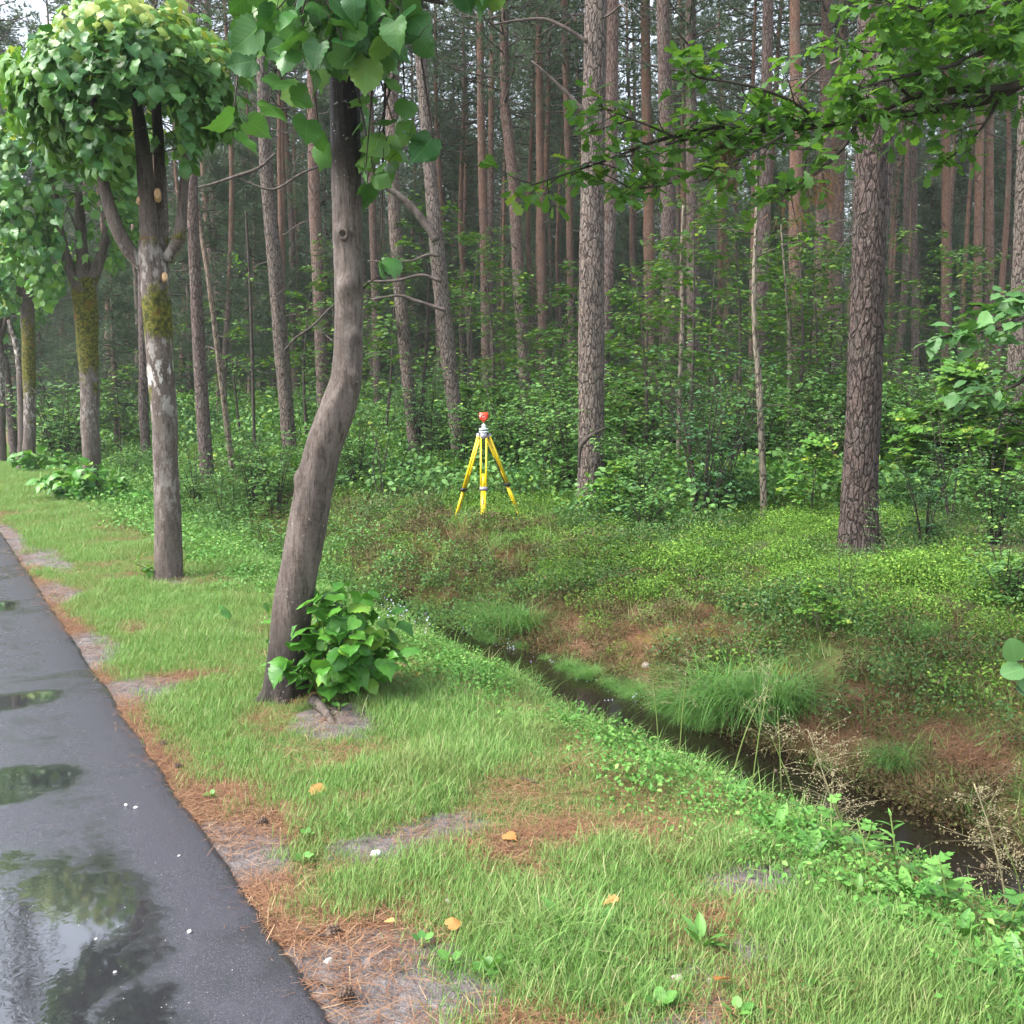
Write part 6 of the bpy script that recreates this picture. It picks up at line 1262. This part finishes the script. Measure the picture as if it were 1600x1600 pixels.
# ------------------------------------------------------------------ survey tripod with its prism
cT = gpt(756, 14.6); TD = 14.6
ztop = float(at(756, 676, TD)[2]); zf = [float(ground(px, py)[2]) for px, py in ((755, 806), (708, 797), (813, 777))]
TR = thing('survey_tripod', cT, 'yellow wooden survey tripod on the bilberry mound', 'tripod')
hz = ztop - cT[2]                                                  # head plate height above the base
V, F = lathe([(0, hz), (.075, hz), (.078, hz - .006), (.078, hz - .02), (.05, hz - .024), (0, hz - .024)], 6); link('head_plate', MB().add(V, F).mesh('head_plate', M['black']), TR)
V, F = lathe([(0, hz - .02), (.055, hz - .02), (.05, hz - .09), (0, hz - .09)], 12); link('head_hub', MB().add(V, F).mesh('head_hub', M['hinge'], True), TR)
feet = [at(755, 806, TD - .56), at(708, 798, TD + .2), at(813, 779, TD + .36)]
for fp in feet:
    p = fp - cT; p[2] = H(fp[0], fp[1]) - cT[2] - .03; out = nrm(np.array([p[0], p[1], 0])); sd_ = np.array([-out[1], out[0], 0]); A0 = out * .07 + [0, 0, hz - .05]; d_ = nrm(p - A0); nL = np.linalg.norm(p - A0); nn = np.cross(sd_, d_)
    leg = bpy.data.objects.new('leg', None); COL.objects.link(leg); leg.parent = TR
    link('hinge', MB().add(*box(A0 + [0, 0, .0], (.048, .028, .042), np.stack([sd_, out, [0, 0, 1.0]], 1))).mesh('hinge', M['hinge']), leg)
    for sg in (-1, 1): link('rail', MB().add(*bar(A0 + sd_ * sg * .041, A0 + d_ * nL * .56 + sd_ * sg * .036, .024, .03, sd_)).mesh('rail', M['yellow']), leg)
    link('rail_block', MB().add(*bar(A0 + d_ * nL * .42, A0 + d_ * nL * .565, .05, .026, sd_)).mesh('rail_block', M['yellow']), leg)
    link('clamp', MB().add(*bar(A0 + d_ * nL * .565, A0 + d_ * nL * .6, .108, .05, sd_)).mesh('clamp', M['hinge'] if fp is feet[0] else M['black']), leg)
    link('clamp_screw', MB().add(*bar(A0 + d_ * nL * .583 + sd_ * .05, A0 + d_ * nL * .583 + sd_ * .085, .02, .02, nn)).mesh('clamp_screw', M['black']), leg)
    a, b = A0 + d_ * nL * .6, A0 + d_ * nL * .93
    link('lower_board', MB().add(*bar(a, b, .07, .024, sd_)).mesh('lower_board', M['yellow']), leg)
    fr = -nn if nn[1] > 0 else nn
    link('slot', MB().add(*bar(A0 + d_ * nL * .7 + fr * .0115, A0 + d_ * nL * .755 + fr * .0115, .014, .004, sd_)).mesh('slot', M['black']), leg)
    V, F = tube([b - d_ * .02, A0 + d_ * nL * .965, p + d_ * .03], [.028, .02, .006], 8, 6); link('foot', MB().add(V, F).mesh('foot', M['yellow'], True), leg)
    V, F = box(A0 + d_ * nL * .935 - fr * .0 + out * .03, (.03, .025, .008)); link('foot_step', MB().add(V, F).mesh('foot_step', M['yellow']), leg)
    if fp is feet[2]:
        V, F = tube([A0 + d_ * nL * .25 + fr * .03 + sd_ * .02, A0 + d_ * nL * .38 + fr * .035 - sd_ * .01, A0 + d_ * nL * .55 + fr * .03], [.009, .009, .009], 6, 8); link('strap', MB().add(V, F).mesh('strap', M['black'], True), leg)
PR_ = thing('survey_prism', cT + [0, 0, hz], 'orange red prism target with a round lens on the tripod head', 'prism')
for nm_, prof, mat, sg in (('base_plate', [(0, .002), (.066, .002), (.068, .006), (.068, .022), (.06, .026), (0, .026)], 'mint', 24), ('levelling_gap', [(0, .026), (.05, .026), (.05, .043), (0, .043)], 'black', 16), ('upper_plate', [(0, .043), (.066, .043), (.068, .047), (.068, .06), (.06, .064), (0, .064)], 'mint', 24),
                           ('adapter', [(0, .064), (.034, .064), (.032, .105), (.026, .118), (0, .118)], 'mint', 20), ('pin', [(0, .118), (.014, .118), (.014, .128), (.007, .13), (.007, .165), (0, .165)], 'steel', 12)):
    V, F = lathe(prof, sg); link(nm_, MB().add(V, F).mesh(nm_, M[mat], False), PR_)
for k in range(3):
    a = k * 2.094 + .4; V, F = lathe([(0, .03), (.016, .03), (.016, .044), (0, .044)], 10, (math.cos(a) * .052, math.sin(a) * .052, 0)); link('levelling_screw', MB().add(V, F).mesh('levelling_screw', M['black'], True), PR_)
V, F = bar([-.03, -.01, .092], [-.06, -.015, .096], .02, .02); link('knob', MB().add(V, F).mesh('knob', M['black']), PR_)
# target plate outline: square shoulders above, tapering to the pin
ol = np.array([(-.058, .29), (-.066, .28), (-.068, .235), (-.062, .205), (-.04, .183), (-.016, .17), (-.012, .15), (.012, .15), (.016, .17), (.04, .183), (.062, .205), (.068, .235), (.066, .28), (.058, .29)])
n_ = len(ol); Vf = np.concatenate([np.stack([ol[:, 0], np.full(n_, yy), ol[:, 1]], 1) for yy in (-.012, .012)] + [[[0, -.012, .22], [0, .012, .22]]])
i_ = np.arange(n_); j_ = (i_ + 1) % n_
link('target_plate', MB().add(Vf, [np.stack([i_, j_, j_ + n_, i_ + n_], 1), np.stack([j_, i_, np.full(n_, 2 * n_)], 1), np.stack([i_ + n_, j_ + n_, np.full(n_, 2 * n_ + 1)], 1)]).mesh('target_plate', M['red']), PR_)
def disc(nm_, prof, mat): V, F = lathe(prof, 24); V = np.stack([V[:, 0], -V[:, 2], V[:, 1] + .222], 1); link(nm_, MB().add(V, F).mesh(nm_, M[mat], True), PR_)
disc('prism_housing', [(.04, .013), (.04, .03), (.034, .034), (.03, .03), (.03, .014)], 'red'); disc('prism_lens', [(0, .022), (.015, .021), (.0295, .018)], 'prism')
V, F = box((-.052, -.014, .232), (.006, .003, .02)); link('white_mark', MB().add(V, F).mesh('white_mark', M['white']), PR_)

# ------------------------------------------------------------------ small things lying about
def lying(name, me, px, py, s_, label, cat, group=None, dz=0.0, rot=None):
    o = link(name, me); g = ground(px, py); o.location = g + [0, 0, dz]; o.scale = (s_,) * 3; o.rotation_euler = rot or (rng.normal() * .2, rng.normal() * .2, rng.uniform(0, 6.3)); return tag(o, label, cat, group)
def rock_mesh(k, mat):
    V, F = lathe([(.001, -1), (.5, -.85), (.86, -.5), (1, 0), (.86, .5), (.5, .85), (.001, 1)], 12); V = V * (1 + (fbm(V[:, 0] * 1.3 + k * 5, V[:, 1] * 1.3 + V[:, 2] * 1.7, 500 + k, 3) - .5)[:, None] * .7) * [1, .75, .6]; return MB().add(V, F).mesh('stone', M[mat], True)
RK = [rock_mesh(k, 'stone') for k in range(3)]; WR = [rock_mesh(k + 5, 'white_stone') for k in range(2)]
for px, py, s_, lb, mm in ((587, 1336, .022, 'pale stone in the thin grass left of centre', WR[0]), (1010, 1042, .05, 'pale flat stone on the far bank near the red needles', RK[0]), (513, 1505, .018, 'grey brown stone in the needle litter', RK[1]), (988, 1480, .015, 'small pinkish stone under the long grass', RK[2]), (1057, 1532, .022, 'reddish stone by the brown leaf at bottom', RK[0]),
                           (118, 1318, 0, '', None), (1110, 1535, .015, 'small pink stone beside the reddish one', RK[1]), (300, 1302, .012, 'tiny white stone at the road edge', WR[1]), (700, 1410, .014, 'small pale stone in the thin grass', WR[0])):
    if mm: lying('stone', mm, px, py, s_, lb, 'stone', 'small stones lying about', s_ * .2)
road_pt = lambda px, py: (lambda r_: CAM + r_ * ((.03 - 1.6) / r_[2]))(ray(px, py))
for px, py, s_, lb in ((197, 1259, .009, 'left of two white chips on the asphalt'), (212, 1263, .009, 'right of two white chips on the asphalt'), (296, 1457, .009, 'white chip on the asphalt near the edge'), (280, 1338, .006, 'tiny white chip by the asphalt edge'), (180, 1520, .006, 'white chip on the dark wet asphalt'), (150, 1468, .005, 'grey white chip beside the puddle')):
    o = link('stone_chip', WR[0]); p = road_pt(px, py); o.location = p + [0, 0, s_ * .4]; o.scale = (s_,) * 3; o.rotation_euler = (0, 0, rng.uniform(0, 6)); tag(o, lb, 'stone chip', 'white chips on the asphalt')
n = 130; pp = np.array([road_pt(rng.uniform(-40, 420), rng.uniform(1000, 1620)) for _ in range(n)]); s, t = st(pp[:, 0], pp[:, 1]); k = t < .7; pp = pp[k]; n = len(pp)
instancer('road_grit', [RK[1].copy()], pp, np.stack([np.zeros(n), np.zeros(n), rng.uniform(0, 6, n)], 1), rng.uniform(.0008, .0022, n), np.zeros(n), 'pale specks of grit on the wet asphalt', 'grit')
def cone_mesh():
    mb = MB(); V, F = lathe([(.001, -.028), (.012, -.022), (.019, -.008), (.017, .008), (.008, .022), (.001, .026)], 10); mb.add(V, F)
    for k in range(36):
        z = -.022 + .046 * k / 36; a = k * 2.4; rr = np.interp(z, [-.028, -.008, .008, .026], [.008, .02, .018, .003]); d = np.array([math.cos(a), math.sin(a), 0]); p = d * rr + [0, 0, z]; V, F = box(p, (.005, .004, .0025), np.stack([nrm([-d[1], d[0], 0]), nrm(d + [0, 0, .6]), nrm(np.cross([-d[1], d[0], 0], d + [0, 0, .6]))], 1)); mb.add(V, F)
    return mb.mesh('pine_cone', M['cone'], True)
CN = cone_mesh()
for px, py, s_, lb in ((520, 1463, .9, 'pine cone in the red needle litter above the soil patch'), (540, 1562, .9, 'dark pine cone on the bare soil near the road'), (256, 1168, .8, 'black cone left of the tuft by the road'), (410, 1290, .8, 'dark cone at the needle patch left'), (278, 1203, .7, 'pale pink cone in the needles by the road')):
    lying('pine_cone', CN, px, py, s_, lb, 'pine cone', 'pine cones on the verge', .016, (1.4, rng.normal() * .2, rng.uniform(0, 6)))
DL = leaf_meshes([T_OAK[2], T_LINDEN[3]], 'dead_leaf', 'dead_leaf')
for px, py, s_, k, lb in ((486, 1243, .07, 1, 'orange dead leaf in the bright grass left of centre'), (1143, 1546, .07, 0, 'brown oak leaf on the soil at bottom'), (940, 1428, .06, 0, 'brown leaf among long grass by the weeds'), (650, 1060, .04, 1, 'yellow dead leaf by the linden shoots'), (700, 1460, .05, 1, 'tan dead leaf in the grass at bottom centre'), (600, 1455, .04, 0, 'small brown leaf in the needle litter'), (790, 1315, .05, 1, 'tan leaf in the thin grass')):
    lying('dead_leaf', DL[k], px, py, s_, lb, 'dead leaf', 'dead leaves on the verge', .03, (.4, .3, rng.uniform(0, 6)))
o = lying('fallen_leaf', leaf_meshes([T_LINDEN[1]], 'weed', 'fallen_leaf')[0], 362, 982, .13, 'blue green linden leaf lying on the verge left of the bent linden', 'leaf', None, .09, (.9, .2, 1.2))
def stick(pts, r0, label, d=None):
    P = np.array([ground(*q) + [0, 0, .012] for q in pts]); g = P[0]; V, F = tube(P, np.linspace(r0, r0 * .5, len(P)), 6, 16, linden_disp(0)); o = link('stick', MB().add(V, F).mesh('stick', M['twig'], True, g)); o.location = g; tag(o, label, 'stick', 'sticks on the ground')
stick([(474, 1457), (490, 1466), (515, 1468)], .006, 'short dark stick in the red needle litter'); stick([(815, 1220), (830, 1224), (838, 1228)], .008, 'black stick in the grass right of centre'); stick([(485, 1535), (510, 1545), (535, 1550)], .005, 'thin stick on the bare soil by the road'); stick([(1005, 1512), (1030, 1506), (1045, 1505)], .007, 'dark stick under the long grass at bottom')
V, F = tube([at(1072, 1335 - 65, 4.2), at(1120, 1240, 4.25), at(1165, 1205, 4.3)], [.004, .003, .002], 5, 10); g = at(1072, 1270, 4.2); o = link('stick', MB().add(V, F).mesh('stick', M['dead_twig'], True, g)); o.location = g; tag(o, 'pale slanting twig above the ditch edge by the docks', 'stick', 'sticks on the ground')
# small heaps of red needles on the bank
for px, py, s_, lb in ((1040, 1012, 1.0, 'bright rust red heap of needles on the far bank'), (965, 985, .6, 'smaller rust heap of needles left of the bright one'), (1490, 1195, .8, 'rust coloured fern remains on the far bank at right')):
    n = 260; g = ground(px, py); P = np.concatenate([rng.normal(size=(n, 2)) * .1, np.abs(rng.normal(size=(n, 1))) * .045], 1) * s_; a = rng.uniform(0, 6.3, n)
    T = (np.array([[-.02, 0, 0], [.02, 0, 0], [0, 1, 0.]], float), np.array([[0, 1, 2]])); V, F, k = scatter(T, P, np.stack([np.cos(a), np.sin(a), rng.normal(size=n) * .4], 1), rdir(n, .8), rng.uniform(.06, .14, n) * s_)
    o = link('needle_heap', MB().add(V, F, tint=rng.random(n)[k]).mesh('needle_heap', M['litter'])); o.location = g; tag(o, lb, 'needle heap', 'rust heaps of needles on the bank')

# ------------------------------------------------------------------ labels for the many alike: by their nearest landmark
ANCHORS = [(45, 'fourth linden'), (140, 'third linden'), (250, 'second linden'), (312, 'mauve pine'), (430, 'grey leaning pine'), (545, 'bent linden'), (628, 'brown leaning pine'), (695, 'pale grey pine'), (756, 'prism target'),
           (808, 'kinked pine'), (925, 'pale plated pine'), (1045, 'stout mauve pine'), (1185, 'spotted sapling'), (1241, 'orange patched pine'), (1352, 'thick dark trunk'), (1478, 'slim orange pine'), (1537, 'two orange pines'), (1590, 'grey edge pine')]
ORD = ['first', 'second', 'third', 'fourth', 'fifth', 'sixth', 'seventh', 'eighth', 'ninth', 'tenth', 'eleventh', 'twelfth', 'thirteenth', 'fourteenth', 'fifteenth', 'sixteenth', 'seventeenth', 'eighteenth']
from collections import defaultdict
seen = defaultdict(list)
for o in scene.objects:
    if o.parent is None and o.get('label') and o.get('group'): seen[o['label']].append(o)
rows = defaultdict(list)
for lb, os_ in seen.items():
    if len(os_) < 2: continue
    for o in os_:
        px = float(proj(np.array(o.location) + [0, 0, 1.5])[0]); a = min(ANCHORS, key=lambda q: abs(q[0] - px))
        rows[(lb.split(' behind')[0].split(' right of')[0].split(' beyond')[0].split(' at the dark')[0].replace(' in the dense stand', '').replace(' deep in the forest', ''), 'left' if px < a[0] else 'right', a[1])].append((abs(px - a[0]), o))
for (k, side, a), lst in rows.items():
    for i, (_, o) in enumerate(sorted(lst, key=lambda q: q[0])):
        depth = ' deep in the wood' if 'deep' in o['label'] else ''
        k2 = k.replace(' in the dense stand', '').replace(' deep in the forest', '')
        o['label'] = (k2 + (' just' if i == 0 else ', ' + ORD[min(i, 17)]) + ' to the ' + side + ' of the ' + a)
print('objects', len(scene.objects))
# ------------------------------------------------------------------ thin damp air
lo, hi = GLO - [8, 8, 1.0], GHI + [8, 8, 0]; hi[2] = 44.0
V, F = box((lo + hi) / 2, (hi - lo) / 2)
m = NT('damp air'); pv = m.n('ShaderNodeVolumePrincipled'); pv.inputs['Color'].default_value = (0.86, 0.92, 0.95, 1); pv.inputs['Density'].default_value = 0.0006; pv.inputs['Anisotropy'].default_value = 0.2
m.t.links.new(pv.outputs[0], m.out.inputs['Volume'])
tag(link('haze', MB().add(V, F).mesh('haze', m.m)), 'thin damp air among the trees', kind='stuff')
cy.volume_bounces = 1; cy.volume_max_steps = 64
